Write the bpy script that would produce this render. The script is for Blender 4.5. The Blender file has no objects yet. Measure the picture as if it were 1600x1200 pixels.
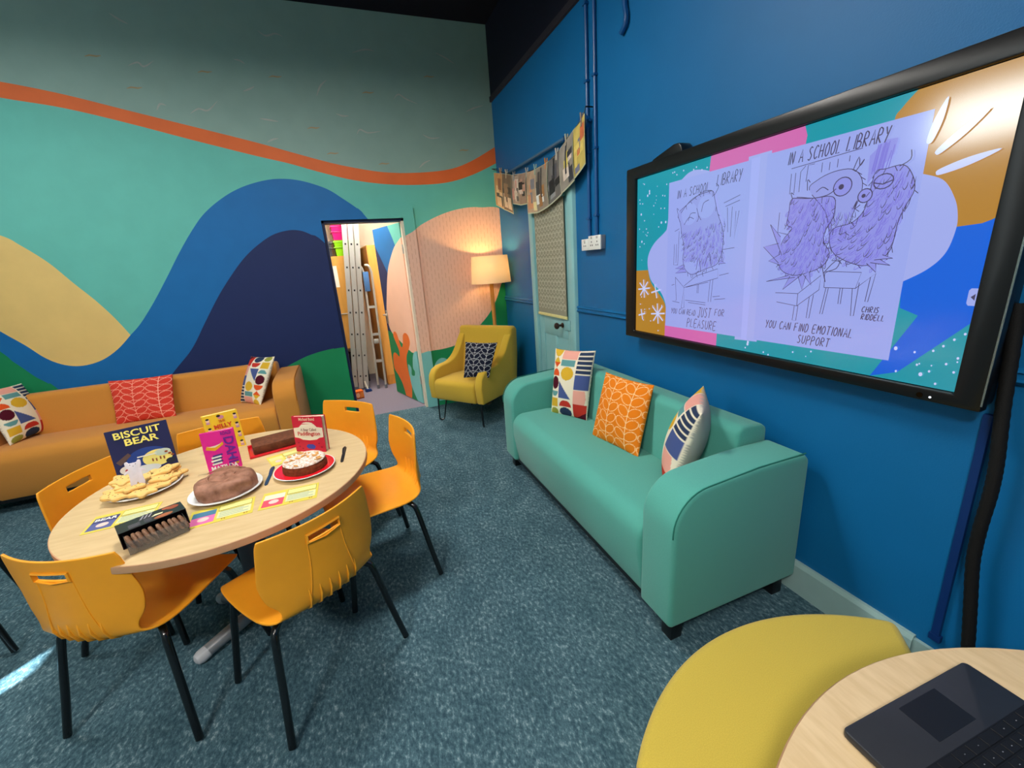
import bpy, bmesh, math, random
from mathutils import Vector, Matrix
from mathutils.geometry import delaunay_2d_cdt
PI = math.pi
random.seed(7)
scene = bpy.context.scene
col = scene.collection

# ------------------------------------------------------------------ camera, world, lights, exposure
W, D, CEIL = 1.648, 4.53, 3.68           # blue wall plane x, mural wall plane y, ceiling height
LEFT, BACK = -3.4, -2.6
cd = bpy.data.cameras.new('camera'); cam = bpy.data.objects.new('camera', cd); col.objects.link(cam)
cd.sensor_width = 36.0; cd.lens = 36.0 * 655.92 / 1600.0; cd.clip_start = 0.02
yaw, pitch, roll = 0.348209, -0.284522, -0.074057
fw = Vector((math.sin(yaw)*math.cos(pitch), math.cos(yaw)*math.cos(pitch), math.sin(pitch)))
r0 = Vector((math.cos(yaw), -math.sin(yaw), 0)); u0 = r0.cross(fw)
rt = math.cos(roll)*r0 + math.sin(roll)*u0; up = -math.sin(roll)*r0 + math.cos(roll)*u0
cam.matrix_world = Matrix(((rt.x, up.x, -fw.x, 0), (rt.y, up.y, -fw.y, 0), (rt.z, up.z, -fw.z, 1.5), (0, 0, 0, 1)))
scene.camera = cam
wd = bpy.data.worlds.new('world'); scene.world = wd; wd.use_nodes = True
wd.node_tree.nodes['Background'].inputs[0].default_value = (0.55, 0.7, 0.9, 1)
wd.node_tree.nodes['Background'].inputs[1].default_value = 0.35
scene.view_settings.view_transform = 'Standard'; scene.view_settings.look = 'None'
scene.view_settings.exposure = 0.12; scene.view_settings.gamma = 1.0
scene.view_settings.use_curve_mapping = False

def area(name, loc, size, power, color, rot=(0, 0, 0)):
    l = bpy.data.lights.new(name, 'AREA'); l.shape = 'RECTANGLE'; l.size, l.size_y = size
    l.energy = power; l.color = color
    o = bpy.data.objects.new(name, l); o.location = loc; o.rotation_euler = rot; col.objects.link(o); return o
WARM = (1.0, 0.965, 0.90)
area('lamp_over_table', (-0.2, 2.2, 3.25), (0.6, 0.35), 54, WARM)
area('lamp_behind', (-1.55, -1.1, 3.3), (0.7, 0.4), 110, WARM)
area('lamp_by_screen', (0.1, -0.3, 2.95), (1.2, 0.5), 19, WARM)
area('lamp_left', (-2.1, 2.75, 3.35), (0.9, 0.4), 30, WARM)
area('store_room_lamp', (0.2, 5.3, 2.55), (0.5, 0.9), 52, (1.0, 0.94, 0.84))
sun = bpy.data.lights.new('sun', 'SUN'); sun.energy = 60; sun.angle = 0.01; sun.color = (0.85, 0.97, 1.0)
so = bpy.data.objects.new('sun', sun); col.objects.link(so)
sd = Vector((0.66*0.9, 0.75*0.9, -0.42)); so.rotation_euler = sd.to_track_quat('-Z', 'Y').to_euler(); so.location = (-6, -3, 4)

# ------------------------------------------------------------------ helpers
def lin(c):
    return tuple((v/255/12.92 if v/255 <= 0.04045 else ((v/255+0.055)/1.055)**2.4) for v in c) + (1.0,)
MATS = {}
def mat(name, rgb, rough=0.6, spec=0.4, var=0.0, scale=40.0, bump=0.0, bscale=300.0, metal=0.0, coat=0.0, sheen=0.0, stretch=None, rgb2=None, trans=0.0, alpha=1.0, ior=1.45):
    if name in MATS: return MATS[name]
    m = bpy.data.materials.new(name); m.use_nodes = True; nt = m.node_tree; b = nt.nodes['Principled BSDF']
    c = lin(rgb)
    b.inputs['Base Color'].default_value = c; b.inputs['Roughness'].default_value = rough
    b.inputs['Specular IOR Level'].default_value = spec; b.inputs['Metallic'].default_value = metal
    b.inputs['Coat Weight'].default_value = coat; b.inputs['Sheen Weight'].default_value = sheen
    b.inputs['Transmission Weight'].default_value = trans; b.inputs['Alpha'].default_value = alpha; b.inputs['IOR'].default_value = ior
    tc = nt.nodes.new('ShaderNodeTexCoord'); mp = nt.nodes.new('ShaderNodeMapping')
    nt.links.new(tc.outputs['Object'], mp.inputs[0])
    if stretch: mp.inputs['Scale'].default_value = stretch
    if var > 0 or rgb2:
        n = nt.nodes.new('ShaderNodeTexNoise'); n.inputs['Scale'].default_value = scale; n.inputs['Detail'].default_value = 4
        nt.links.new(mp.outputs[0], n.inputs['Vector'])
        r = nt.nodes.new('ShaderNodeValToRGB'); r.color_ramp.elements[0].position = 0.35; r.color_ramp.elements[1].position = 0.65
        c2 = lin(rgb2) if rgb2 else c
        r.color_ramp.elements[0].color = tuple(v*(1-var) for v in c[:3])+(1,)
        r.color_ramp.elements[1].color = tuple(min(1, v*(1+var)) for v in c2[:3])+(1,)
        nt.links.new(n.outputs['Fac'], r.inputs[0]); nt.links.new(r.outputs[0], b.inputs['Base Color'])
    if bump > 0:
        n2 = nt.nodes.new('ShaderNodeTexNoise'); n2.inputs['Scale'].default_value = bscale; n2.inputs['Detail'].default_value = 3
        nt.links.new(mp.outputs[0], n2.inputs['Vector'])
        bp = nt.nodes.new('ShaderNodeBump'); bp.inputs['Strength'].default_value = bump; bp.inputs['Distance'].default_value = 0.004
        nt.links.new(n2.outputs['Fac'], bp.inputs['Height']); nt.links.new(bp.outputs[0], b.inputs['Normal'])
    MATS[name] = m; return m
def glow(name, rgb, strength=1.0, gloss=True):
    m = bpy.data.materials.new(name); m.use_nodes = True; b = m.node_tree.nodes['Principled BSDF']
    b.inputs['Base Color'].default_value = (0.01, 0.01, 0.012, 1); b.inputs['Roughness'].default_value = 0.13; b.inputs['Specular IOR Level'].default_value = 1.0
    b.inputs['Emission Color'].default_value = lin(rgb); b.inputs['Emission Strength'].default_value = strength
    MATS[name] = m; return m

class G:
    """collects faces; build() links them as one mesh object"""
    def __init__(s): s.v = []; s.f = []; s.mi = []; s.m = 0
    def add(s, vs, fs, M=None):
        o = len(s.v)
        s.v += [tuple(M @ Vector(p)) if M else tuple(p) for p in vs]
        for f in fs: s.f.append(tuple(i+o for i in f)); s.mi.append(s.m)
        return s
    def box(s, x0, x1, y0, y1, z0, z1, M=None):
        return s.add([(x0,y0,z0),(x1,y0,z0),(x1,y1,z0),(x0,y1,z0),(x0,y0,z1),(x1,y0,z1),(x1,y1,z1),(x0,y1,z1)],
              [(0,3,2,1),(4,5,6,7),(0,1,5,4),(1,2,6,5),(2,3,7,6),(3,0,4,7)], M)
    def tube(s, pts, r, n=10, caps=True, closed=False):
        pts = [Vector(p) for p in pts]; k = len(pts); rr = r if isinstance(r, (list, tuple)) else [r]*k
        vs = []; fs = []; prev = None
        for i, p in enumerate(pts):
            if closed: t = (pts[(i+1) % k]-pts[i-1])
            else: t = pts[min(i+1, k-1)]-pts[max(i-1, 0)]
            t.normalize()
            if prev is None:
                a = Vector((0, 0, 1)) if abs(t.z) < 0.9 else Vector((1, 0, 0))
                nrm = t.cross(a).normalized()
            else: nrm = (prev - t*prev.dot(t)).normalized()
            prev = nrm; bi = t.cross(nrm)
            for j in range(n):
                a = 2*PI*j/n; vs.append(p + nrm*math.cos(a)*rr[i] + bi*math.sin(a)*rr[i])
        for i in range(k if closed else k-1):
            for j in range(n):
                a = i*n+j; b = i*n+(j+1) % n; i2 = (i+1) % k
                fs.append((a, b, i2*n+(j+1) % n, i2*n+j))
        if caps and not closed: fs += [tuple(range(n))[::-1], tuple(range((k-1)*n, k*n))]
        return s.add(vs, fs)
    def lathe(s, prof, n=32, M=None, close=False):
        vs = []; fs = []; k = len(prof)
        for (r, z) in prof:
            for j in range(n): vs.append((r*math.cos(2*PI*j/n), r*math.sin(2*PI*j/n), z))
        for i in range(k if close else k-1):
            i2 = (i+1) % k
            for j in range(n): fs.append((i*n+j, i*n+(j+1) % n, i2*n+(j+1) % n, i2*n+j))
        if not close:
            if prof[0][0] > 1e-5: fs.append(tuple(range(n))[::-1])
            if prof[-1][0] > 1e-5: fs.append(tuple(range((k-1)*n, k*n)))
        return s.add(vs, fs, M)
    def prism(s, poly, axis, a0, a1, M=None):
        """poly in the two remaining axes (x:(y,z) y:(x,z) z:(x,y))"""
        def pt(p, a): return {'x': (a, p[0], p[1]), 'y': (p[0], a, p[1]), 'z': (p[0], p[1], a)}[axis]
        k = len(poly); ar = sum(poly[i][0]*poly[(i+1) % k][1]-poly[(i+1) % k][0]*poly[i][1] for i in range(k))
        if ar < 0: poly = poly[::-1]
        vs = [pt(p, a0) for p in poly]+[pt(p, a1) for p in poly]
        fs = [tuple(range(k))[::-1], tuple(range(k, 2*k))]+[(i, (i+1) % k, k+(i+1) % k, k+i) for i in range(k)]
        if axis == 'y': fs = [f[::-1] for f in fs]
        if a1 < a0: fs = [f[::-1] for f in fs]
        return s.add(vs, fs, M)
    def build(s, name, mats, parent=None, bevel=0, segs=2, bang=30, smooth=35, subsurf=0, props=None):
        me = bpy.data.meshes.new(name); me.from_pydata(s.v, [], s.f); me.validate()
        if not isinstance(mats, (list, tuple)): mats = [mats]
        for m in mats: me.materials.append(m)
        if len(mats) > 1 and len(me.polygons) == len(s.mi):
            for p, i in zip(me.polygons, s.mi): p.material_index = i
        if bevel > 0:
            bm = bmesh.new(); bm.from_mesh(me); bmesh.ops.remove_doubles(bm, verts=bm.verts, dist=1e-5)
            es = [e for e in bm.edges if len(e.link_faces) == 2 and e.calc_face_angle(0) > math.radians(bang)]
            bmesh.ops.bevel(bm, geom=es, offset=bevel, segments=segs, profile=0.5, affect='EDGES', clamp_overlap=True)
            bm.to_mesh(me); bm.free()
        if smooth:
            for p in me.polygons: p.use_smooth = True
            me.set_sharp_from_angle(angle=math.radians(smooth))
        o = bpy.data.objects.new(name, me); col.objects.link(o)
        if parent: o.parent = parent
        if subsurf:
            md = o.modifiers.new('s', 'SUBSURF'); md.levels = md.render_levels = subsurf
        if props:
            for k, v in props.items(): o[k] = v
        return o
def tag(o, label, cat, group=None):
    o['label'] = label; o['category'] = cat
    if group: o['group'] = group
    return o
def thing(name, label, cat, loc=(0, 0, 0), rotz=0.0, group=None):
    o = bpy.data.objects.new(name, None); col.objects.link(o); o.empty_display_size = 0.1
    o.location = loc; o.rotation_euler = (0, 0, rotz)
    return tag(o, label, cat, group)
def struct(name, loc=(0, 0, 0)):
    o = bpy.data.objects.new(name, None); col.objects.link(o); o['kind'] = 'structure'; o.location = loc; return o
S = {'kind': 'structure'}
STUFF = {'kind': 'stuff'}
def dup(root, loc, rotz, label, group=None):
    r = root.copy(); col.objects.link(r); r.location = loc; r.rotation_euler = (0, 0, rotz); r['label'] = label
    if group: r['group'] = group
    for ch in list(root.children):
        c = ch.copy(); col.objects.link(c); c.parent = r
        for g in ch.children:
            d = g.copy(); col.objects.link(d); d.parent = c
    return r
def spline(pts, n=6, closed=False):
    k = len(pts); out = []
    for i in range(k if closed else k-1):
        g = lambda j: pts[j % k] if closed else pts[max(0, min(k-1, j))]
        p0, p1, p2, p3 = g(i-1), g(i), g(i+1), g(i+2)
        for t in range(n):
            u = t/n
            out.append(tuple(0.5*(2*b+(c-a)*u+(2*a-5*b+4*c-d)*u*u+(3*b-a-3*c+d)*u**3) for a, b, c, d in zip(p0, p1, p2, p3)))
    if not closed: out.append(tuple(pts[-1]))
    return out
def inside(p, poly):
    x, y = p; c = False; j = len(poly)-1
    for i in range(len(poly)):
        xi, yi = poly[i]; xj, yj = poly[j]
        if (yi > y) != (yj > y) and x < (xj-xi)*(y-yi)/(yj-yi)+xi: c = not c
        j = i
    return c
def ell(cx, cy, rx, ry, n=24, a0=0.0): return [(cx+rx*math.cos(a0+2*PI*i/n), cy+ry*math.sin(a0+2*PI*i/n)) for i in range(n)]

# ------------------------------------------------------------------ mural: one paint plan in wall coordinates (x, z)
OR_T = [(-3.4,3.15),(-2.6,3.06),(-2.062,2.984),(-1.723,2.922),(-1.359,2.833),(-0.96,2.736),(-0.521,2.628),(-0.038,2.496),(0.226,2.437),(0.509,2.396),(0.811,2.391),(1.134,2.42),(1.374,2.494),(1.66,2.637)]
OR_B = [(-3.4,3.06),(-2.6,2.97),(-2.093,2.883),(-1.749,2.832),(-1.383,2.745),(-0.984,2.637),(-0.544,2.524),(-0.305,2.468),(-0.056,2.396),(0.209,2.331),(0.493,2.293),(0.797,2.282),(1.12,2.303),(1.396,2.376),(1.66,2.485)]
YEL_T = [(-3.4,2.25),(-2.7,2.13),(-2.379,1.961),(-2.291,1.888),(-2.161,1.748),(-2.051,1.579),(-1.949,1.428),(-1.863,1.273),(-1.797,1.123)]
YEL_B = [(-1.797,1.123),(-1.91,1.019),(-2.041,0.94),(-2.179,0.911),(-2.297,0.937),(-2.398,1.012),(-2.484,1.125),(-2.602,1.26),(-2.8,1.5),(-3.4,1.95)]
BLUE_T = [(-1.797,1.123),(-1.701,1.214),(-1.568,1.377),(-1.429,1.567),(-1.287,1.768),(-1.152,1.943),(-1.026,2.08),(-0.856,2.203),(-0.694,2.282),(-0.51,2.332),(-0.356,2.342),(-0.204,2.32),(-0.027,2.257),(0.097,2.173),(0.227,2.07),(0.283,1.995),(0.437,1.771),(0.62,1.4)]
NAVY_T = [(-2.3,0.0),(-1.9,0.42),(-1.571,0.765),(-1.393,0.946),(-1.244,1.16),(-1.095,1.372),(-0.957,1.543),(-0.825,1.686),(-0.701,1.788),(-0.554,1.877),(-0.416,1.912),(-0.311,1.905),(-0.226,1.864),(-0.148,1.81),(0.138,1.471),(0.4,1.1)]
GRL = [(-3.4,2.0),(-2.9,1.45),(-2.647,1.101),(-2.6,1.016),(-2.551,0.944),(-2.499,0.865),(-2.441,0.801),(-2.38,0.72),(-2.0,0.0)]
GRR = [(-1.1,0.3),(-0.9,0.52),(-0.693,0.654),(-0.627,0.688),(-0.468,0.747),(-0.296,0.779),(-0.131,0.789),(0.05,0.77),(0.3,0.7)]
PEACH = [(0.692,1.845),(0.812,1.92),(1.019,2.005),(1.226,2.054),(1.434,2.061),(1.7,2.0),(1.76,1.5),(1.62,1.29),(1.551,1.135),(1.462,0.985),(1.337,0.856),(1.114,0.677),(1.0,0.646),(0.872,0.628),(0.72,0.622),(0.547,0.591),(0.45,0.604),(0.189,0.70),(0.02,0.765),(-0.06,0.86),(-0.068,1.0),(0.009,1.202),(0.127,1.443),(0.225,1.57),(0.40,1.715),(0.55,1.785)]
CORAL = [(0.47,-0.02),(0.47,0.021),(0.524,0.153),(0.618,0.246),(0.708,0.32),(0.69,0.476),(0.633,0.526),(0.571,0.523),(0.495,0.491),(0.481,0.566),(0.528,0.644),(0.584,0.732),(0.564,0.785),(0.5,0.791),(0.456,0.744),(0.417,0.645),(0.379,0.619),(0.336,0.674),(0.305,0.767),(0.236,0.803),(0.165,0.78),(0.138,0.705),(0.194,0.62),(0.28,0.529),(0.303,0.424),(0.284,0.302),(0.253,0.182),(0.32,-0.02)]
PALE = [(0.278,0.427),(0.196,0.399),(0.211,0.314),(0.133,0.317),(0.116,0.371),(0.15,0.406),(0.118,0.531),(0.06,0.60),(-0.03,0.622),(-0.10,0.63),(-0.115,0.60),(-0.12,0.45),(-0.11,0.2),(-0.11,-0.02),(0.10,-0.02),(0.242,0.142),(0.273,0.262)]
s2x = lambda l: [(0.618-a, b) for a, b in l]
POLYS = [   # painted in this order
    ('orange', spline(OR_T)+[(1.66, -0.1), (-3.4, -0.1)]),
    ('teal', spline(OR_B)+[(1.66, -0.1), (-3.4, -0.1)]),
    ('wave_blue', spline(YEL_B)[::-1]+spline(BLUE_T)+[(0.62, -0.1), (-3.4, -0.1)]),
    ('yellow', spline(YEL_T)+spline(YEL_B)),
    ('navy', spline(NAVY_T)+[(0.4, -0.1), (-2.3, -0.1)]),
    ('green', spline(GRL)+[(-2.0, -0.1), (-3.4, -0.1)]),
    ('green', spline(GRR)+[(0.55, 0.6), (0.72, 0.64), (1.0, 0.68), (1.4, 1.0), (1.58, 1.3), (1.66, 1.35), (1.66, -0.1), (-1.3, -0.1)]),
    ('peach', spline(PEACH, 6, True)),
    ('coral', spline(s2x(CORAL), 3, True)),
    ('pale', spline(s2x(PALE), 3, True)),
    ('pale', [(0.955, 0.3)]+[(0.845+0.11*math.cos(a*PI/14), 0.36+0.17*math.sin(a*PI/14)) for a in range(15)]+[(0.735, 0.3), (0.76, 0.05), (0.93, 0.05)]),
]
PAINT = {'sky': (136,166,156), 'orange': (222,106,50), 'teal': (98,184,170), 'wave_blue': (16,104,168), 'yellow': (226,192,118),
         'navy': (24,40,88), 'green': (22,134,84), 'peach': (240,190,164), 'coral': (236,116,48), 'pale': (122,192,190)}
ORDER = list(PAINT)
MUR = [mat('mural_'+k, PAINT[k], 0.55, 0.35, var=0.03, scale=6, bump=0.12, bscale=260) for k in ORDER]
def dashed(m, rgb):        # rows of small vertical brush dabs printed in the peach paint
    nt = m.node_tree; b = nt.nodes['Principled BSDF']
    tc = nt.nodes.new('ShaderNodeTexCoord'); sp = nt.nodes.new('ShaderNodeSeparateXYZ'); cb = nt.nodes.new('ShaderNodeCombineXYZ')
    nt.links.new(tc.outputs['Object'], sp.inputs[0])
    nt.links.new(sp.outputs['X'], cb.inputs['Y']); nt.links.new(sp.outputs['Z'], cb.inputs['X'])
    br = nt.nodes.new('ShaderNodeTexBrick'); br.inputs['Scale'].default_value = 1.0
    br.inputs['Brick Width'].default_value = 0.085; br.inputs['Row Height'].default_value = 0.036; br.inputs['Mortar Size'].default_value = 0.0155
    br.inputs['Mortar Smooth'].default_value = 0.1; br.offset = 0.5
    br.inputs['Color1'].default_value = lin((218,164,138)); br.inputs['Color2'].default_value = lin((230,178,154)); br.inputs['Mortar'].default_value = lin(rgb)
    nt.links.new(cb.outputs[0], br.inputs['Vector']); nt.links.new(br.outputs['Color'], b.inputs['Base Color'])
dashed(MUR[ORDER.index('peach')], PAINT['peach'])
def paint_at(x, z):
    k = 'sky'
    for n, p in POLYS:
        if inside((x, z), p): k = n
    return ORDER.index(k)
def painted(rects, holes=()):
    """flat pieces of painted surface in wall coordinates: (verts2d, faces, material index)"""
    x0, x1, z0, z1 = rects
    vs = [(x0,z0),(x1,z0),(x1,z1),(x0,z1)]; es = [(0,1),(1,2),(2,3),(3,0)]
    for h in holes:
        o = len(vs); vs += [(h[0],h[2]),(h[1],h[2]),(h[1],h[3]),(h[0],h[3])]; es += [(o,o+1),(o+1,o+2),(o+2,o+3),(o+3,o)]
    for _, p in POLYS:
        o = len(vs); k = len(p); vs += p; es += [(o+i, o+(i+1) % k) for i in range(k)]
    V, E, F, *_ = delaunay_2d_cdt([Vector(v) for v in vs], es, [], 0, 1e-5)
    out = []; mi = []
    for f in F:
        cx = sum(V[i].x for i in f)/len(f); cz = sum(V[i].y for i in f)/len(f)
        if not (x0 < cx < x1 and z0 < cz < z1): continue
        if any(h[0] < cx < h[1] and h[2] < cz < h[3] for h in holes): continue
        a, b, c = [V[i] for i in f[:3]]
        if abs((b-a).cross(c-a)) < 1e-10: continue
        out.append(f); mi.append(paint_at(cx, cz))
    return V, out, mi
def painted_slab(name, rect, y0, y1, parent=None, holes=(), props=None, M=None):
    """front face at y0 carries the mural; sides run back to y1 in the paint they meet"""
    V, F, mi = painted(rect, holes); g = G(); n = len(V)
    used = {}
    for f, m in zip(F, mi):
        a, b, c = [V[i] for i in f[:3]]
        if (b-a).cross(c-a) < 0: f = f[::-1]
        g.m = m; g.add([(V[i].x, y0, V[i].y) for i in f], [tuple(range(len(f)))])
        for i in range(len(f)): used[(f[i], f[(i+1) % len(f)])] = m
    for (i, j), m in used.items():
        if (j, i) not in used:
            g.m = m; g.add([(V[i].x,y0,V[i].y),(V[j].x,y0,V[j].y),(V[j].x,y1,V[j].y),(V[i].x,y1,V[i].y)], [(3,2,1,0)])
    if M:
        g.v = [tuple(M @ Vector(p)) for p in g.v]
    o = g.build(name, MUR, parent, smooth=0, props=props)
    bm = bmesh.new(); bm.from_mesh(o.data); bmesh.ops.remove_doubles(bm, verts=bm.verts, dist=1e-6); bm.to_mesh(o.data); bm.free()
    return o

# ------------------------------------------------------------------ materials
M_blue = mat('blue_wall_paint', (6,99,154), 0.5, 0.4, var=0.03, scale=3, bump=0.15, bscale=200)
M_dark = mat('dark_upper_paint', (14,17,34), 0.7, 0.3, var=0.05, scale=5)
M_ceil = mat('ceiling_paint', (12,15,30), 0.8, 0.2, var=0.05, scale=5)
M_white = mat('white_paint', (236,228,208), 0.6, 0.3, var=0.02, scale=8)
M_pale = mat('pale_teal_gloss', (138,190,192), 0.35, 0.5, var=0.02, scale=10)
M_skirt = mat('skirting_gloss', (150,180,178), 0.35, 0.5, var=0.03, scale=10)
M_trim = mat('blue_gloss_trim', (10,84,146), 0.35, 0.5, var=0.02, scale=10)
M_pipe = mat('blue_conduit', (8,78,136), 0.4, 0.5, var=0.03, scale=20)
M_black = mat('black_plastic', (14,14,16), 0.35, 0.5, var=0.03, scale=30)
M_metal_b = mat('black_enamel_steel', (9,10,12), 0.22, 0.6, var=0.02, scale=30, coat=0.3)
M_chair = mat('orange_polypropylene', (240,160,36), 0.42, 0.45, var=0.015, scale=20, bump=0.06, bscale=700)
M_maple = mat('maple_laminate', (203,174,128), 0.42, 0.4, var=0.02, scale=7, stretch=(1.2, 7, 7), rgb2=(208,181,136))
M_edge = mat('beech_edging', (196,150,112), 0.45, 0.4, var=0.05, scale=20)
M_grey = mat('silver_grey_steel', (150,152,156), 0.4, 0.5, metal=0.5, var=0.03, scale=20)
M_column = mat('grey_column_paint', (74,78,86), 0.45, 0.5, var=0.03, scale=12)
M_alu = mat('aluminium', (176,172,164), 0.4, 0.5, metal=0.35, var=0.05, scale=14, stretch=(1, 1, 0.2))
M_teal = mat('teal_wool', (86,166,152), 0.9, 0.2, var=0.05, scale=420, bump=0.25, bscale=900, sheen=0.15)
M_orange = mat('amber_wool', (204,136,56), 0.9, 0.2, var=0.05, scale=420, bump=0.25, bscale=900, sheen=0.15)
M_must = mat('mustard_wool', (200,164,54), 0.9, 0.2, var=0.06, scale=420, bump=0.25, bscale=900, sheen=0.15)
M_pouf = mat('yellow_wool', (194,170,68), 0.9, 0.2, var=0.06, scale=420, bump=0.25, bscale=900, sheen=0.15)
M_oak = mat('pale_oak', (206,140,62), 0.5, 0.4, var=0.1, scale=14, stretch=(6, 6, 0.8))
M_cup = mat('beech_laminate', (222,164,80), 0.5, 0.4, var=0.05, scale=7, stretch=(4, 4, 0.6))
M_seam = mat('seam_thread', (44,118,104), 0.9, 0.1, var=0.05, scale=200)

def carpet_mat(name, dark, mid, light):
    m = bpy.data.materials.new(name); m.use_nodes = True; nt = m.node_tree; b = nt.nodes['Principled BSDF']
    b.inputs['Roughness'].default_value = 0.95; b.inputs['Specular IOR Level'].default_value = 0.15
    tc = nt.nodes.new('ShaderNodeTexCoord'); mp = nt.nodes.new('ShaderNodeMapping'); mp.inputs['Scale'].default_value = (1.0, 0.55, 1); mp.inputs['Rotation'].default_value = (0, 0, 0.35)
    nt.links.new(tc.outputs['Object'], mp.inputs[0])
    a = nt.nodes.new('ShaderNodeTexNoise'); a.inputs['Scale'].default_value = 78; a.inputs['Detail'].default_value = 5; a.inputs['Roughness'].default_value = 0.72
    c = nt.nodes.new('ShaderNodeTexNoise'); c.inputs['Scale'].default_value = 9; c.inputs['Detail'].default_value = 3
    for n in (a, c): nt.links.new(mp.outputs[0], n.inputs['Vector'])
    r = nt.nodes.new('ShaderNodeValToRGB'); e = r.color_ramp.elements
    e[0].position = 0.38; e[0].color = lin(dark); e[1].position = 0.74; e[1].color = lin(light); x = e.new(0.56); x.color = lin(mid)
    ad = nt.nodes.new('ShaderNodeMath'); ad.operation = 'MULTIPLY_ADD'; ad.inputs[1].default_value = 0.22; 
    nt.links.new(c.outputs['Fac'], ad.inputs[0]); nt.links.new(a.outputs['Fac'], ad.inputs[2])
    sb = nt.nodes.new('ShaderNodeMath'); sb.operation = 'SUBTRACT'; sb.inputs[1].default_value = 0.11
    nt.links.new(ad.outputs[0], sb.inputs[0]); nt.links.new(sb.outputs[0], r.inputs[0]); nt.links.new(r.outputs[0], b.inputs['Base Color'])
    f = nt.nodes.new('ShaderNodeTexNoise'); f.inputs['Scale'].default_value = 420; nt.links.new(tc.outputs['Object'], f.inputs['Vector'])
    bp = nt.nodes.new('ShaderNodeBump'); bp.inputs['Strength'].default_value = 0.5; bp.inputs['Distance'].default_value = 0.006
    nt.links.new(f.outputs['Fac'], bp.inputs['Height']); nt.links.new(bp.outputs[0], b.inputs['Normal'])
    return m
M_carpet = carpet_mat('teal_fleck_carpet', (48,76,88), (80,110,121), (158,179,185))
M_carpet2 = mat('store_carpet', (122,116,130), 0.95, 0.1, var=0.12, scale=120, bump=0.3, bscale=400)

# ------------------------------------------------------------------ room shell
G().box(LEFT-0.1, W+0.1, BACK-0.1, D+0.05, -0.1, 0).build('floor', M_carpet, smooth=0, props=S)
G().box(-0.9, 1.3, D+0.05, 6.75, -0.1, 0).build('floor_store', M_carpet2, smooth=0, props=S)
wb = painted_slab('wall_back', (LEFT, W, 0.0, CEIL), D, D+0.1, holes=[(-0.122, 0.625, -0.02, 1.98)], props=S)
g = G()                                                   # faint birds and dabs painted on the sky band of the mural
BIRDS = [[(-0.334,3.45),(-0.282,3.418),(-0.207,3.44),(-0.151,3.423)],[(-1.278,3.137),(-1.211,3.163),(-1.177,3.138),(-1.105,3.181)],[(-0.949,2.828),(-0.885,2.865),(-0.82,2.856),(-0.736,2.929)],[(-0.553,3.233),(-0.509,3.226),(-0.479,3.205)],[(0.03,3.003),(0.07,3.078),(0.131,3.13)],[(0.689,3.011),(0.738,3.053),(0.806,3.017),(0.906,2.983)],[(0.315,2.711),(0.349,2.752),(0.416,2.727),(0.533,2.744)],[(0.918,2.727),(0.992,2.696),(1.087,2.704)],[(1.127,3.411),(1.215,3.379),(1.302,3.334)],[(0.381,3.352),(0.494,3.385),(0.575,3.379)],[(0.848,2.433),(0.901,2.476),(0.968,2.505)],[(-0.534,3.008),(-0.483,3.027),(-0.443,3.048)],[(-1.305,3.469),(-1.257,3.435),(-1.205,3.41)],[(-0.458,2.812),(-0.387,2.803),(-0.315,2.793)],[(1.371,2.935),(1.456,2.972),(1.558,2.999)],[(-1.171,2.841),(-1.139,2.887),(-1.099,2.878)],[(-0.435,2.63),(-0.394,2.651),(-0.341,2.664)],[(0.164,2.873),(0.216,2.857),(0.27,2.859)]]
TICKS = [(-0.271,3.128),(-0.043,2.752),(1.042,3.212),(0.52,2.468),(-1.277,2.989),(0.08,2.55),(-1.479,3.184),(0.467,3.051),(1.318,2.595),(-0.778,3.129)]
def ribbon2(pts, w, taper=True):
    n = len(pts); L = []; R = []
    for i, p in enumerate(pts):
        a = pts[max(0, i-1)]; b = pts[min(n-1, i+1)]; dx, dy = b[0]-a[0], b[1]-a[1]; l = math.hypot(dx, dy) or 1
        k = w/2*(math.sin(PI*(i+0.4)/(n-0.2)) if taper else 1); L.append((p[0]-dy/l*k, p[1]+dx/l*k)); R.append((p[0]+dy/l*k, p[1]-dx/l*k))
    return L+R[::-1]
def strip_quads(pts, w, taper=False):
    q = ribbon2(pts, w, taper); n = len(pts)
    return q, [(i, i+1, 2*n-2-i, 2*n-1-i) for i in range(n-1)]
for b in BIRDS:
    v, f = strip_quads(spline(b, 4), 0.014, True); g.add([(x, D-0.0012, z) for x, z in v], [t[::-1] for t in f])
g.m = 1
for x, z in TICKS:
    v, f = strip_quads([(x-0.05, z-0.006), (x-0.02, z+0.004), (x+0.02, z), (x+0.05, z+0.006)], 0.011, True); g.add([(a, D-0.0012, b) for a, b in v], [t[::-1] for t in f])
g.build('painted_birds', [mat('bird_paint', (166,170,162), 0.55, 0.3, var=0.05, scale=30), mat('tick_paint', (172,142,104), 0.55, 0.3, var=0.05, scale=30)], wb, smooth=0, props=STUFF)

DY0, DY1, DZ = 2.985, 3.63, 2.02          # door opening in the blue wall
def wall_right():
    g = G(); z1 = 3.05
    for (a, b, c, d) in ((BACK, DY0, 0, z1), (DY1, D, 0, z1), (DY0, DY1, DZ, z1)):
        g.box(W, W+0.12, a, b, c, d)
    return g.build('wall_right', M_blue, smooth=0, props=S)
wr = wall_right()
G().box(W-0.006, W+0.12, BACK, D, 3.05, CEIL).build('wall_right_upper', M_dark, smooth=0, props=S)
G().box(W-0.02, W, BACK, D-0.001, 3.03, 3.075).build('trim_1', mat('dark_rail', (44,40,48), 0.6, 0.3, var=0.05, scale=12), smooth=0, props=S)
G().box(LEFT, W, BACK, D, CEIL, CEIL+0.1).build('ceiling', M_ceil, smooth=0, props=S)
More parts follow.
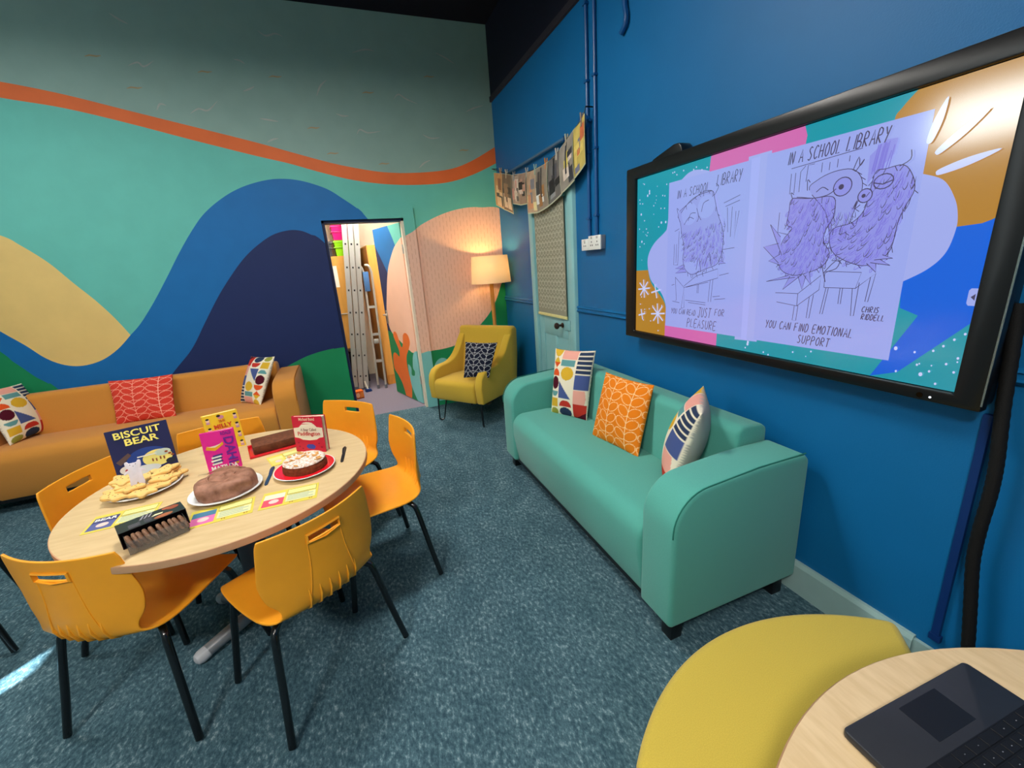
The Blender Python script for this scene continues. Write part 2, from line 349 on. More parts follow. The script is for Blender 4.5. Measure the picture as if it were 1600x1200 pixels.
# left wall with a slot added to shape the sun into a floor streak
g = G(); SY, SW_ = -0.277, 0.24
g.box(LEFT-0.1, LEFT, BACK, SY, 0, CEIL); g.box(LEFT-0.1, LEFT, SY+SW_, D, 0, CEIL)
g.box(LEFT-0.1, LEFT, SY, SY+SW_, 0, 0.78); g.box(LEFT-0.1, LEFT, SY, SY+SW_, 1.42, CEIL)
wn = struct('window_1', (LEFT, 2.75, 2.62))
G().box(0.004, 0.012, -0.50, 0.50, -0.22, 0.22).build('window_pane', glow('daylight_pane', (226,240,244), 17.0), wn, smooth=0)
for (a_, b_, c_, d_) in ((-0.54, 0.54, 0.22, 0.27), (-0.54, 0.54, -0.27, -0.22), (-0.54, -0.50, -0.22, 0.22), (0.50, 0.54, -0.22, 0.22)): G().box(0.0, 0.05, a_, b_, c_, d_).build('window_frame', M_white, wn, smooth=0)
g.build('wall_left', mat('left_wall_paint', (120,150,156), 0.7, 0.3, var=0.03, scale=6), smooth=0, props=S)
G().box(LEFT, W, BACK-0.1, BACK, 0, CEIL).build('wall_front', mat('front_wall_paint', (120,140,150), 0.7, 0.3, var=0.03, scale=6), smooth=0, props=S)
# store room shell
G().box(-0.9, -0.8, D+0.1, 6.7, 0, 2.6).build('wall_store_left', M_white, smooth=0, props=S)
G().box(1.2, 1.3, D+0.1, 6.7, 0, 2.6).build('wall_store_right', mat('store_peach_wall', (240,206,180), 0.6, 0.3, var=0.02, scale=8), smooth=0, props=S)
G().box(-0.8, 1.2, 6.6, 6.7, 0, 2.6).build('wall_store_back', M_white, smooth=0, props=S)
G().box(-0.9, 1.3, D+0.1, 6.7, 2.6, 2.7).build('ceiling_store', M_white, smooth=0, props=S)
# skirtings
g = G(); g.prism([(W-0.02, 0), (W, 0), (W, 0.15), (W-0.012, 0.15), (W-0.02, 0.132)], 'y', 0.606, 2.9).build('baseboard_right', M_skirt, smooth=0, props=S)
G().box(W-0.014, W, BACK, 0.606, 0, 0.14).build('baseboard_right_low', M_skirt, smooth=0, props=S)
G().box(W-0.02, W, 3.71, D, 0, 0.15).build('baseboard_right_corner', M_trim, smooth=0, props=S)
painted_slab('baseboard_back', (LEFT, -0.222, 0, 0.12), D-0.018, D, props=S)
painted_slab('baseboard_back_corner', (0.74, W, 0, 0.12), D-0.018, D, props=S)
# dado rail on the blue wall
for n, a, b in (('trim_2', BACK, 2.9), ('trim_3', 3.71, D)):
    g = G(); g.prism([(W, 1.080), (W-0.010, 1.083), (W-0.018, 1.092), (W-0.010, 1.098), (W-0.010, 1.112), (W-0.018, 1.118), (W-0.010, 1.127), (W, 1.130)], 'y', a, b).build(n, M_blue, props=S)

# ------------------------------------------------------------------ door 1: painted store-room door, open inwards
d1 = struct('door_1', (0, 0, 0))
painted_slab('door_casing', (-0.222, -0.124, 0, 2.0), D-0.034, D+0.001, d1)
painted_slab('door_casing', (0.627, 0.732, 0, 2.0), D-0.034, D+0.001, d1)
painted_slab('door_casing', (-0.222, 0.732, 1.982, 2.08), D-0.0345, D+0.001, d1)
M_line_d = mat('jamb_navy_shaded', (22,32,70), 0.5, 0.4, var=0.03, scale=10)  # dark navy with the left jamb's shadow put into the colour
M_line_p = mat('jamb_cream', (226,212,190), 0.45, 0.4, var=0.03, scale=10)
G().box(-0.124, -0.100, D-0.005, D+0.13, 0, 1.98).build('door_lining', M_line_d, d1, smooth=0)
G().box(0.604, 0.627, D-0.005, D+0.10, 0, 1.98).build('door_lining', M_line_p, d1, smooth=0)
G().box(-0.124, 0.627, D-0.005, D+0.13, 1.958, 1.982).build('door_lining', M_line_d, d1, smooth=0)
hx, hy = 0.596, D+0.125; ang = math.atan2(0.955, -0.296)       # leaf direction from the hinge
ex = Vector((math.cos(ang), math.sin(ang), 0)); nn = Vector((-math.sin(ang), math.cos(ang), 0))
# painted plan x = 0.618 - s  ->  hinge + s*ex ; face towards the room
ML = Matrix(((-ex.x, nn.x, 0, hx+0.618*ex.x), (-ex.y, nn.y, 0, hy+0.618*ex.y), (0, 0, 1, 0), (0, 0, 0, 1)))
leaf = painted_slab('door_leaf', (0.618-0.735, 0.618, 0.008, 1.955), 0.0, -0.036, d1, M=ML)
leaf.data.flip_normals()
leaf.data.materials[ORDER.index('peach')] = mat('leaf_peach', PAINT['peach'], 0.5, 0.4, var=0.02, scale=6)
g = G(); MH = ML @ Matrix.Translation((0.618-0.68, 0, 0.96))
g.box(-0.02, 0.02, 0, 0.006, -0.08, 0.08, MH); g.tube([MH @ Vector(p) for p in ((0, 0, 0.03), (0, 0.045, 0.03), (0.1, 0.05, 0.03))], 0.009, 8)
g.build('door_handle', mat('satin_steel', (190,188,182), 0.3, 0.5, metal=0.9, var=0.02, scale=20), leaf, bevel=0.002)
for z in (0.25, 1.65):
    G().box(0.590, 0.604, D+0.075, D+0.103, z, z+0.09).build('hinge', MATS['satin_steel'], d1, smooth=0)

# ------------------------------------------------------------------ door 2: pale teal panelled door in the blue wall
d2 = struct('door_2')
for (a, b, z0, z1) in ((2.90, 2.985, 0, 2.105), (3.63, 3.712, 0, 2.105), (2.985, 3.63, 2.02, 2.105)):
    G().box(W-0.03, W+0.06, a, b, z0, z1).build('door_frame', M_pale, d2, bevel=0.006, smooth=30)
g = G(); x0 = W-0.004
g.box(x0+0.008, x0+0.04, DY0+0.003, DY1-0.003, 0.005, 2.017)
lf = g.build('door_leaf', M_pale, d2, smooth=0)
for (a, b, z0, z1) in ((DY0+0.004, 3.075, 0.01, 2.015), (3.53, DY1-0.004, 0.01, 2.015), (3.28, 3.32, 0.12, 0.84)):
    G().box(x0, x0+0.01, a, b, z0, z1).build('stile', M_pale, lf, bevel=0.004, smooth=30)
for (z0, z1) in ((0.01, 0.12), (0.84, 1.04), (1.93, 2.015)):
    G().box(x0, x0+0.01, 3.075, 3.53, z0, z1).build('door_rail', M_pale, lf, bevel=0.004, smooth=30)
g = G(); g.box(x0-0.006, x0, 3.03, 3.125, 0.915, 1.0); g.build('lock_box', M_pale, lf, bevel=0.002)
g = G(); MK = Matrix.Translation((x0-0.004, 3.16, 0.95)) @ Matrix.Rotation(-PI/2, 4, 'Y')
g.lathe([(0.022, 0), (0.022, 0.006), (0.010, 0.010), (0.010, 0.035), (0.022, 0.042), (0.028, 0.055), (0.024, 0.068), (0.012, 0.076), (0.0, 0.078)], 20, MK)
g.build('door_knob', mat('dark_bronze', (46,26,18), 0.3, 0.6, var=0.1, scale=40), lf)
# roller blind hanging on that door
def scallop_mat():
    m = mat('blind_cloth', (150,146,126), 0.85, 0.2, var=0.02, scale=40); nt = m.node_tree; b = nt.nodes['Principled BSDF']
    return m
bl = thing('roller_blind', 'grey roller blind with pale petal print hanging on the pale teal door', 'blind', (W-0.018, 3.32, 1.02))
g = G(); g.box(-0.004, -0.001, -0.265, 0.275, 0.012, 0.93); g.build('blind_cloth', scallop_mat(), bl, smooth=0)
g = G()
for r in range(14):
    for c in range(9):
        if r % 2 and c == 8: continue
        cy = -0.235+c*0.06+(0.03 if r % 2 else 0); cz = 0.055+r*0.064
        for s_ in (-1, 1):
            v, f = strip_quads([(cy+s_*0.027*math.sin(t*PI/5), cz+0.056*t/5) for t in range(6)], 0.0045, False); g.add([(-0.0046, a, z) for a, z in v], f)
        v, f = strip_quads([(cy-0.027+0.054*t/4, cz+0.03+0.012*math.sin(PI*t/4)) for t in range(5)], 0.0035, False); g.add([(-0.0046, a, z) for a, z in v], f)
g.build('petal_print', mat('petal_print', (206,200,176), 0.85, 0.2, var=0.03, scale=40), bl, smooth=0, props=STUFF)
G().box(-0.010, 0.003, -0.27, 0.28, -0.012, 0.013).build('bottom_bar', mat('cream_bar', (226,216,150), 0.5, 0.4, var=0.02, scale=20), bl, bevel=0.003)
g = G(); g.tube([(0, -0.27, 0.935), (0, 0.28, 0.935)], 0.016, 12); g.build('roller', M_pale, bl)

# ------------------------------------------------------------------ wall fittings on the blue wall
def conduit(label, y, z0, z1):
    t = thing('conduit', label, 'pipe', (W-0.012, y, z0))
    g = G(); g.tube([(0, 0, 0), (0, 0, z1-z0)], 0.012, 10); g.build('pipe', M_pipe, t)
    for k in range(4):
        z = 0.12+k*(z1-z0-0.2)/3
        g = G(); g.box(-0.016, 0.012, -0.018, 0.018, z, z+0.012); g.build('saddle_clip', M_pipe, t, smooth=0)
    return t
conduit('blue painted conduit running down to the smaller socket box', 2.696, 1.616, 3.04)
conduit('blue painted conduit running down to the wider socket box', 2.603, 1.626, 3.04)
t = thing('junction_box', 'round blue painted junction box beside the photo string', 'junction box', (W, 2.735, 2.33))
g = G(); g.lathe([(0.06, 0), (0.06, 0.03), (0.055, 0.036), (0, 0.036)], 24, Matrix.Rotation(-PI/2, 4, 'Y')); g.build('lid', M_pipe, t)
g = G(); g.tube([(-0.02, -0.02, 0), (-0.02, -0.085, 0.0)], 0.01, 8); g.build('spigot', M_pipe, t)
for (lab, y0, y1) in (('small single wall socket left of the double socket', 2.668, 2.755), ('wide double wall socket under the blue conduits', 2.515, 2.662)):
    t = thing('wall_socket', lab, 'socket', (W, (y0+y1)/2, 1.535)); h = (y1-y0)/2
    zt_ = 0.072 if h < 0.06 else 0.088
    G().box(-0.034, 0, -h, h, 0, zt_).build('back_box', M_grey, t, bevel=0.003)
    f = G().box(-0.044, -0.034, -h-0.002, h+0.002, -0.002, zt_+0.002).build('face_plate', mat('socket_white', (232,232,226), 0.35, 0.5, var=0.01, scale=20), t, bevel=0.003)
    n = 1 if h < 0.06 else 2
    for k in range(n):
        c = (k-(n-1)/2)*0.07
        g = G()
        for (a, z) in ((c, 0.05), (c-0.011, 0.028), (c+0.011, 0.028)): g.box(-0.0446, -0.0439, a-0.004, a+0.004, z-0.005, z+0.005)
        g.build('pin_holes', M_black, t, smooth=0)
        G().box(-0.048, -0.0436, c-0.008, c+0.008, zt_-0.018, zt_-0.004).build('rocker_switch', mat('switch_grey', (190,186,180), 0.4, 0.5, var=0.01, scale=20), t, bevel=0.001)
t = thing('hooked_conduit', 'short dark blue conduit ending in a hook above the screen', 'pipe', (W-0.016, 2.3, 2.66))
g = G(); g.tube(spline([(0, 0.0, 0.45), (0, -0.005, 0.14), (0, -0.02, 0.06), (0, -0.012, 0.02), (0, 0.025, -0.005)], 6), 0.016, 10); g.build('pipe', M_pipe, t)
t = thing('curtain_rod', 'thin blue grey rod on the wall above the pale teal door', 'rod', (W-0.03, 3.6, 2.31))
g = G(); g.tube([(0, -0.62, 0), (0, 0.62, 0)], 0.011, 10); g.build('rod', mat('rod_blue', (70,104,132), 0.4, 0.5, var=0.03, scale=20), t)
for y in (-0.6, 0.6):
    g = G(); g.box(-0.008, 0.03, y-0.012, y+0.012, -0.014, 0.014); g.build('bracket', M_pipe, t, smooth=0)

# photo string: cord, sheets and pegs
PX = W-0.06
PEG = [(4.25,2.345),(4.097,2.300),(3.908,2.245),(3.615,2.215),(3.442,2.205),(3.238,2.205),(3.052,2.228),(2.9,2.28),(2.688,2.345)]
t = thing('photo_string', 'thin cord sagging across the blue wall holding pegged photographs', 'string', (PX, 3.5, 2.2))
g = G(); g.tube([(0, y-3.5, z-2.2) for y, z in spline([(4.5, 2.42)]+PEG+[(2.64, 2.40)], 5)], 0.003, 6); g.build('cord', mat('cord_fibre', (70,66,60), 0.8, 0.2, var=0.05, scale=60), t)
for (y, z) in ((4.5, 2.42), (2.64, 2.40)):
    g = G(); g.tube([(0, y-3.5, z-2.2), (0.06, y-3.5, z-2.2)], 0.004, 6); g.build('nail', M_black, t)
PEGC = [(214,160,110),(206,190,160),(150,150,150),(190,180,160),(170,190,170),(224,130,40),(206,196,180),(200,190,160),(150,130,120)]
PEGN = ['tan','cream','grey','beige','pale green','orange','ivory','pale wooden','brown']
for i, (y, z) in enumerate(PEG):
    p = thing('clothes_peg', PEGN[i]+' wooden clothes peg clipped on the photo string', 'peg', (PX, y, z), 0, 'pegs on the photo string')
    m = mat('peg_%s' % PEGN[i].replace(' ', '_'), PEGC[i], 0.6, 0.3, var=0.06, scale=50)
    for s_ in (-1, 1):
        g = G(); g.prism([(s_*0.002, -0.045), (s_*0.010, -0.042), (s_*0.008, 0.0), (s_*0.013, 0.035), (s_*0.008, 0.036), (s_*0.002, -0.005)], 'y', -0.0055, 0.0055); g.build('peg_leg', m, p, smooth=0)
    g = G(); g.tube([(-0.009, 0, -0.004), (0.009, 0, -0.004)], 0.004, 6); g.build('spring', MATS['aluminium'], p)
# (y_left, z_top_left, y_right, z_top_right, height_left, height_right, seed, label)
SH = [(4.44,2.375,4.19,2.315,0.31,0.33,'photograph with warm orange figures hanging nearest the corner'),
      (4.20,2.32,3.96,2.262,0.33,0.34,'photograph of dim brown shelves hanging second from the corner'),
      (3.97,2.262,3.78,2.235,0.25,0.26,'short pale photograph with pinkish blotches on the string'),
      (3.79,2.235,3.62,2.215,0.26,0.25,'short photograph with a dark top corner on the string'),
      (3.63,2.215,3.41,2.20,0.33,0.335,'photograph with a pale orange ceiling and grey floor on the string'),
      (3.42,2.20,3.20,2.205,0.335,0.315,'photograph with a dark beam and white chairs on the string'),
      (3.21,2.205,2.98,2.245,0.315,0.30,'photograph with black upright posts on the string'),
      (2.99,2.245,2.79,2.31,0.30,0.31,'photograph of framed pictures with yellow corner on the string'),
      (2.80,2.31,2.645,2.365,0.30,0.29,'photograph with golden wall and red corner hanging nearest the pipes')]
PH = [(206,150,96),(120,96,76),(170,146,128),(158,130,112),(190,158,128),(150,136,120),(112,106,102),(150,140,128),(204,180,96)]
ACC = [[(236,196,150),(150,92,60),(90,70,60)],[(220,196,170),(76,56,46),(160,120,90)],[(214,196,180),(206,146,130),(110,96,90)],[(60,50,46),(210,190,176),(190,140,120)],[(214,150,110),(132,128,136),(230,216,160)],[(70,66,66),(232,230,224),(170,120,70)],[(40,38,40),(150,148,148),(84,84,92)],[(58,58,66),(226,206,190),(216,196,90)],[(226,200,110),(206,110,70),(120,120,140)]]
for i, (ya, za, yb, zb, ha, hb, lab) in enumerate(SH):
    p = thing('hanging_photograph', lab, 'photograph', (PX-0.004-0.003*(i % 2), (ya+yb)/2, (za+zb)/2), 0, 'photographs pegged on the string')
    cy, cz = (ya+yb)/2, (za+zb)/2
    def P(u, v, x=0.0):
        y = ya+(yb-ya)*u; zt = za+(zb-za)*u; h = ha+(hb-ha)*u
        return (x-0.010*math.sin(PI*v)*(1 if i % 2 else 0.3)+0.004*math.sin(PI*u), y-cy, zt-h*(1-v)-cz)
    def sheet(g, u0, u1, v0, v1, x, n=5, m_=5):
        vs = [P(u0+(u1-u0)*a/n, v0+(v1-v0)*b/m_, x) for b in range(m_+1) for a in range(n+1)]
        g.add(vs, [(b*(n+1)+a, (b+1)*(n+1)+a, (b+1)*(n+1)+a+1, b*(n+1)+a+1) for b in range(m_) for a in range(n)])
    g = G(); sheet(g, 0, 1, 0, 1, 0); sheet(g, 0, 1, 0, 1, 0.0012)
    g.build('paper', mat('photo_edge', (196,200,170), 0.5, 0.4, var=0.03, scale=40), p, smooth=60)
    g = G(); sheet(g, 0.02, 0.98, 0.03, 0.99, -0.0006); rr = random.Random(i+3)
    ms = [mat('photo_base_%d' % i, PH[i], 0.4, 0.4, var=0.12, scale=14)]
    for k in range(7):
        g.m = 1+k % 3; u = rr.uniform(0.04, 0.6); v = rr.uniform(0.04, 0.6); sheet(g, u, min(0.96, u+rr.uniform(0.15, 0.55)), v, min(0.97, v+rr.uniform(0.12, 0.40)), -0.0012-0.0003*k, 2, 2)
    if i in (5, 6, 7): g.m = 1; sheet(g, 0.42, 0.52, 0.3, 0.95, -0.0036, 1, 4)
    ms += [mat('photo_tone_%d_%d' % (i, k), c, 0.4, 0.4, var=0.1, scale=30) for k, c in enumerate(ACC[i])]
    g.build('picture', ms, p, smooth=60)

# ------------------------------------------------------------------ wall screen
TX = W-0.09                                # front of the glass
tv = thing('wall_screen', 'large black framed wall screen showing an owl cartoon about a school library', 'screen', (W, 1.345, 0.99))
Y = lambda y: y-1.345
g = G()
g.box(-0.075, -0.006, Y(0.565), Y(2.145), 0.025, 0.94); g.build('housing', M_black, tv, bevel=0.012, segs=3)
g = G()
for (a, b, z0, z1) in ((0.555, 2.154, 0.022, 0.062), (0.555, 2.154, 0.885, 0.945), (2.075, 2.154, 0.062, 0.885), (0.555, 0.620, 0.062, 0.885)):
    g.box(-0.098, -0.070, Y(a), Y(b), z0, z1)
bez = G()
bz = [(Y(0.555), 0.022), (Y(2.154), 0.022), (Y(2.154), 0.945), (Y(0.555), 0.945)]; iz = [(Y(0.618), 0.060), (Y(2.076), 0.060), (Y(2.076), 0.886), (Y(0.618), 0.886)]
vs = []
for x, pts in ((-0.070, bz), (-0.1, bz), (-0.1, iz), (-0.084, iz)): vs += [(x, a, b) for a, b in pts]
fs = []
for k in range(3):
    for i in range(4): fs.append((k*4+i, k*4+(i+1) % 4, (k+1)*4+(i+1) % 4, (k+1)*4+i))
bez.add(vs, fs); bez.build('bezel', M_black, tv, bevel=0.006, segs=2, smooth=30)
G().box(-0.1015, -0.0995, Y(0.553), Y(0.557), 0.04, 0.93).build('bezel_glint_strip', mat('bezel_silver', (150,160,156), 0.25, 0.5, metal=0.8, var=0.02, scale=20), tv, smooth=0)
g = G(); g.lathe([(0.008, 0), (0.008, 0.002), (0, 0.002)], 14, Matrix.Translation((-0.1, Y(0.69), 0.038)) @ Matrix.Rotation(-PI/2, 4, 'Y')); g.build('sensor_window', mat('sensor_black', (3,3,4), 0.1, 0.6), tv)
g = G(); g.lathe([(0.003, 0), (0.003, 0.002), (0, 0.003)], 10, Matrix.Translation((-0.1, Y(0.665), 0.037)) @ Matrix.Rotation(-PI/2, 4, 'Y')); g.build('indicator_light', glow('led', (235,245,255), 1.5), tv)
g = G(); MB_ = Matrix.Translation((-0.045, Y(1.86), 0.945))
g.prism([(-0.11, 0.0), (0.11, 0.0), (0.10, 0.012), (-0.05, 0.046), (-0.085, 0.044), (-0.10, 0.03)], 'x', -0.035, 0.035, MB_); g.build('camera_unit', M_black, tv, bevel=0.006, segs=2)
# what the screen shows, as flat luminous layers behind the glass plane
SC = G; GX = -0.0852
class Flat:
    def __init__(s): s.g = G(); s.ms = []; s.k = 0
    def poly(s, pts, m):
        if m not in s.ms: s.ms.append(m)
        s.g.m = s.ms.index(m); s.k += 1; x = GX-0.00006*s.k
        pts = [(min(max(a, 0.0), 1.455), min(max(b, 0.0), 0.822)) for a, b in pts]
        V, E, F, *_ = delaunay_2d_cdt([Vector(p) for p in pts], [(i, (i+1) % len(pts)) for i in range(len(pts))], [], 1, 1e-6)
        s.g.add([(x, Y(2.073-v.x), 0.062+v.y) for v in V], [tuple(f) for f in F if len(f) >= 3])
    def line(s, pts, w, m, taper=False):
        if m not in s.ms: s.ms.append(m)
        s.g.m = s.ms.index(m); s.k += 0.02; x = GX-0.00006*s.k-0.0002
        v, f = strip_quads(pts, w, taper); s.g.add([(x, Y(2.073-a), 0.062+b) for a, b in v], f)
E_ = 0.92
C_teal = glow('screen_teal', (18,146,164), E_); C_pink = glow('screen_pink', (204,100,172), E_); C_gold = glow('screen_gold', (176,124,34), E_)
C_blue = glow('screen_blue', (0,92,214), E_); C_lil = glow('screen_lilac', (158,168,232), E_); C_pap = glow('screen_paper', (152,164,232), E_)
C_pap2 = glow('screen_fold', (162,172,240), E_); C_whi = glow('screen_white', (196,204,246), E_); C_ink = glow('screen_ink', (70,60,92), E_)
C_vio = glow('screen_violet', (124,118,214), E_); C_vio2 = glow('screen_violet_wash', (140,142,224), E_); C_wash = glow('screen_wash', (146,154,224), E_)
F = Flat()
F.poly([(0, 0), (1.455, 0), (1.455, 0.822), (0, 0.822)], C_teal)
F.poly([(0.498,0.74),(0.507,0.822),(0.919,0.822),(0.930,0.79),(0.925,0.74)], C_pink)
F.poly(spline([(1.235,0.822),(1.205,0.79),(1.19,0.757),(1.226,0.654),(1.305,0.501),(1.381,0.451),(1.429,0.455),(1.455,0.468)])+[(1.455, 0.822)], C_gold)
F.poly([(1.27,0.376),(1.381,0.451),(1.429,0.455),(1.455,0.466),(1.455,0.20),(1.429,0.169),(1.31,0.028),(1.238,0.0),(1.334,0.207),(1.286,0.226)], C_blue)
F.poly([(0.0,0.343)]+spline([(0.102,0.346),(0.132,0.275),(0.243,0.174),(0.256,0.061)])+[(0.256, 0), (0, 0)], C_gold)
F.poly([(0.25,0.07),(0.25,0.0),(0.60,0.0),(0.60,0.07)], C_pink)
F.poly(spline([(0.256,0.66),(0.245,0.56),(0.227,0.533),(0.15,0.485),(0.105,0.43),(0.098,0.37),(0.13,0.29),(0.205,0.235),(0.245,0.18),(0.256,0.13)])+[(0.5, 0.13), (0.5, 0.66)], C_lil)
F.poly(spline([(0.30,0.74),(0.342,0.764),(0.383,0.782),(0.433,0.783),(0.501,0.764),(0.53,0.735)]), C_lil)
F.poly(spline([(1.27,0.605),(1.329,0.577),(1.362,0.527),(1.376,0.484),(1.379,0.441),(1.367,0.382),(1.332,0.338),(1.27,0.298)]), C_lil)
F.poly([(0.70,0.775),(0.80,0.775),(0.81,0.05),(0.70,0.045)], C_lil)
F.poly([(0.25,0.760),(0.716,0.761),(0.735,0.058),(0.253,0.056)], C_pap)
F.poly([(0.782,0.765),(1.282,0.761),(1.282,0.060),(0.795,0.057)], C_pap)
F.poly([(0.714,0.764),(0.752,0.766),(0.760,0.05),(0.732,0.052)], C_pap2)
rs = random.Random(5)
for (a0, a1, b0, b1, n) in ((0.02, 0.24, 0.40, 0.80, 46), (0.26, 0.5, 0.765, 0.81, 8), (0.62, 1.05, 0.005, 0.05, 8), (1.30, 1.45, 0.01, 0.17, 22), (1.29, 1.34, 0.10, 0.21, 8)):
    for _ in range(n):
        a, b, r = rs.uniform(a0, a1), rs.uniform(b0, b1), rs.choice((0.002, 0.003, 0.003, 0.005))
        if 0.09 < a < 0.25 and b < 0.55 and (a > 0.12 or b < 0.47): continue
        if 1.3 < a < 1.45 and b > (a-1.238)*0.93+0.0: continue
        F.poly(ell(a, b, r, r*1.3, 7), C_whi)
for (cx, cy, r, n) in ((0.075, 0.245, 0.05, 8), (0.175, 0.235, 0.038, 4), (0.195, 0.115, 0.055, 8), (0.06, 0.10, 0.03, 4)):
    for k in range(n):
        a = k*2*PI/n+(0.1 if n == 8 else 0.25); F.line([(cx, cy), (cx+r*0.5*math.cos(a), cy+r*0.5*math.sin(a)), (cx+r*math.cos(a), cy+r*math.sin(a))], 0.008, C_whi)
for _ in range(10): F.poly(ell(rs.uniform(0.02, 0.24), rs.uniform(0.02, 0.2), 0.004, 0.004, 7), C_whi)
for (p, q) in (((1.309,0.782),(1.286,0.685)), ((1.400,0.728),(1.312,0.652)), ((1.437,0.628),(1.323,0.598))):
    dx, dz = q[0]-p[0], q[1]-p[1]; l = math.hypot(dx, dz); F.poly(spline([p, (p[0]+dx*0.5-dz/l*0.010, p[1]+dz*0.5+dx/l*0.010), (q[0]-dz/l*0.008, q[1]+dx/l*0.008), (q[0]+dx/l*0.01, q[1]+dz/l*0.01), (q[0]+dz/l*0.008, q[1]-dx/l*0.008), (p[0]+dx*0.5+dz/l*0.010, p[1]+dz*0.5-dx/l*0.010)], 4, True), C_whi)
F.poly([(1.440,0.290),(1.455,0.290),(1.455,0.244),(1.440,0.244),(1.436,0.25),(1.436,0.284)], C_lil); F.poly([(1.442,0.267),(1.451,0.276),(1.451,0.258)], C_ink)
# a plain stroke alphabet for the hand lettering
GL = {'A':[[(0,0),(.45,1),(.9,0)],[(.18,.38),(.72,.38)]],'B':[[(0,0),(0,1),(.6,.9),(.55,.55),(.05,.5),(.75,.4),(.65,.05),(0,0)]],'C':[[(.8,.85),(.45,1),(.1,.7),(.08,.3),(.4,0),(.8,.15)]],'D':[[(0,0),(.05,1),(.6,.85),(.75,.45),(.5,.08),(0,0)]],
'E':[[(.75,1),(0,.97),(0,0),(.75,.03)],[(0,.5),(.6,.52)]],'F':[[(.75,1),(0,.97),(0,0)],[(0,.5),(.55,.52)]],'H':[[(0,0),(.05,1)],[(.75,0),(.75,1)],[(0,.5),(.75,.5)]],'I':[[(.2,0),(.25,1)]],'J':[[(.1,1),(.9,1)],[(.55,1),(.5,.1),(.25,-.1),(0,.1)]],
'L':[[(.05,1),(0,0),(.7,.03)]],'M':[[(0,0),(.1,1),(.45,.4),(.8,1),(.95,0)]],'N':[[(0,0),(.05,1),(.7,0),(.75,1)]],'O':[[(.4,1),(.05,.65),(.1,.2),(.42,0),(.78,.25),(.75,.75),(.4,1)]],'P':[[(0,-.1),(.05,1),(.65,.9),(.65,.6),(.05,.45)]],
'R':[[(0,0),(.05,1),(.65,.9),(.6,.58),(.05,.5),(.75,0)]],'S':[[(.7,.9),(.35,1),(.08,.78),(.35,.55),(.68,.32),(.4,0),(0,.1)]],'T':[[(0,1),(.9,1)],[(.45,1),(.42,0)]],'U':[[(0,1),(.02,.25),(.35,0),(.7,.25),(.75,1)]],'Y':[[(0,1),(.4,.5)],[(.8,1),(.3,-.05)]]}
def letter(text, a, b, h, w, m, lw=0.0034, rise=0.0):
    x = a; k = 0
    for ch in text:
        if ch != ' ':
            for st in GL[ch]: F.line([(x+p[0]*w*0.82+p[1]*h*0.12, b+p[1]*h+rise*(x-a)) for p in (spline(st, 3) if len(st) > 3 else st)], lw, m)
        x += w*(0.5 if ch == 'I' else 0.72 if ch == ' ' else 1.0)
letter('IN A SCHOOL', 0.313, 0.678, 0.036, 0.0205, C_ink, 0.003, 0.03); letter('LIBRARY', 0.552, 0.694, 0.044, 0.0200, C_ink, 0.003)
letter('YOU CAN READ', 0.300, 0.128, 0.026, 0.0150, C_ink, 0.0026); letter('JUST', 0.484, 0.126, 0.044, 0.0205, C_ink, 0.003); letter('FOR', 0.585, 0.140, 0.030, 0.019, C_ink, 0.0026)
letter('PLEASURE', 0.415, 0.071, 0.040, 0.0235, C_ink, 0.003)
letter('IN A SCHOOL LIBRARY', 0.872, 0.708, 0.040, 0.0185, C_ink)
letter('YOU CAN FIND EMOTIONAL', 0.846, 0.117, 0.030, 0.0163, C_ink, 0.003); letter('SUPPORT', 0.985, 0.074, 0.030, 0.0170, C_ink, 0.003)
letter('CHRIS', 1.186, 0.206, 0.018, 0.0115, C_ink, 0.0026); letter('RIDDELL', 1.188, 0.182, 0.018, 0.0105, C_ink, 0.0026)
# sketched owls: wash shapes, outlines and feather strokes
OW1 = [(0.328,0.609),(0.346,0.561),(0.358,0.507),(0.376,0.453),(0.37,0.399),(0.387,0.351),(0.427,0.324),(0.463,0.331),(0.523,0.35),(0.58,0.368),(0.601,0.404),(0.608,0.452),(0.603,0.512),(0.57,0.58),(0.549,0.641),(0.534,0.678),(0.481,0.684),(0.431,0.665),(0.379,0.641)]
OWA = [(0.907,0.593),(0.898,0.546),(0.895,0.504),(0.916,0.488),(0.885,0.448),(0.876,0.389),(0.889,0.344),(0.94,0.322),(0.999,0.333),(1.046,0.357),(1.061,0.397),(1.035,0.438),(1.04,0.477),(1.058,0.514),(1.057,0.564),(1.036,0.58),(0.982,0.582)]
OWB = [(0.964,0.61),(0.988,0.638),(1.039,0.654),(1.094,0.651),(1.128,0.619),(1.136,0.582),(1.12,0.555),(1.098,0.51),(1.071,0.49),(1.056,0.53)]
OWC = [(1.165,0.628),(1.191,0.632),(1.236,0.633),(1.263,0.598),(1.272,0.56),(1.259,0.524),(1.246,0.481),(1.243,0.43),(1.234,0.389),(1.2,0.36),(1.155,0.355),(1.081,0.389),(1.055,0.436),(1.063,0.475),(1.117,0.488),(1.148,0.521),(1.157,0.573)]
PLU = [(1.145,0.598),(1.141,0.678),(1.179,0.713),(1.209,0.711),(1.206,0.669),(1.17,0.633)]
F.poly(PLU, C_vio2)
for _ in range(16): a = rs.uniform(1.15, 1.2); F.line([(a, 0.62+rs.uniform(0, .02)), (a+0.008, 0.70+rs.uniform(-.02, .01))], 0.003, C_vio)
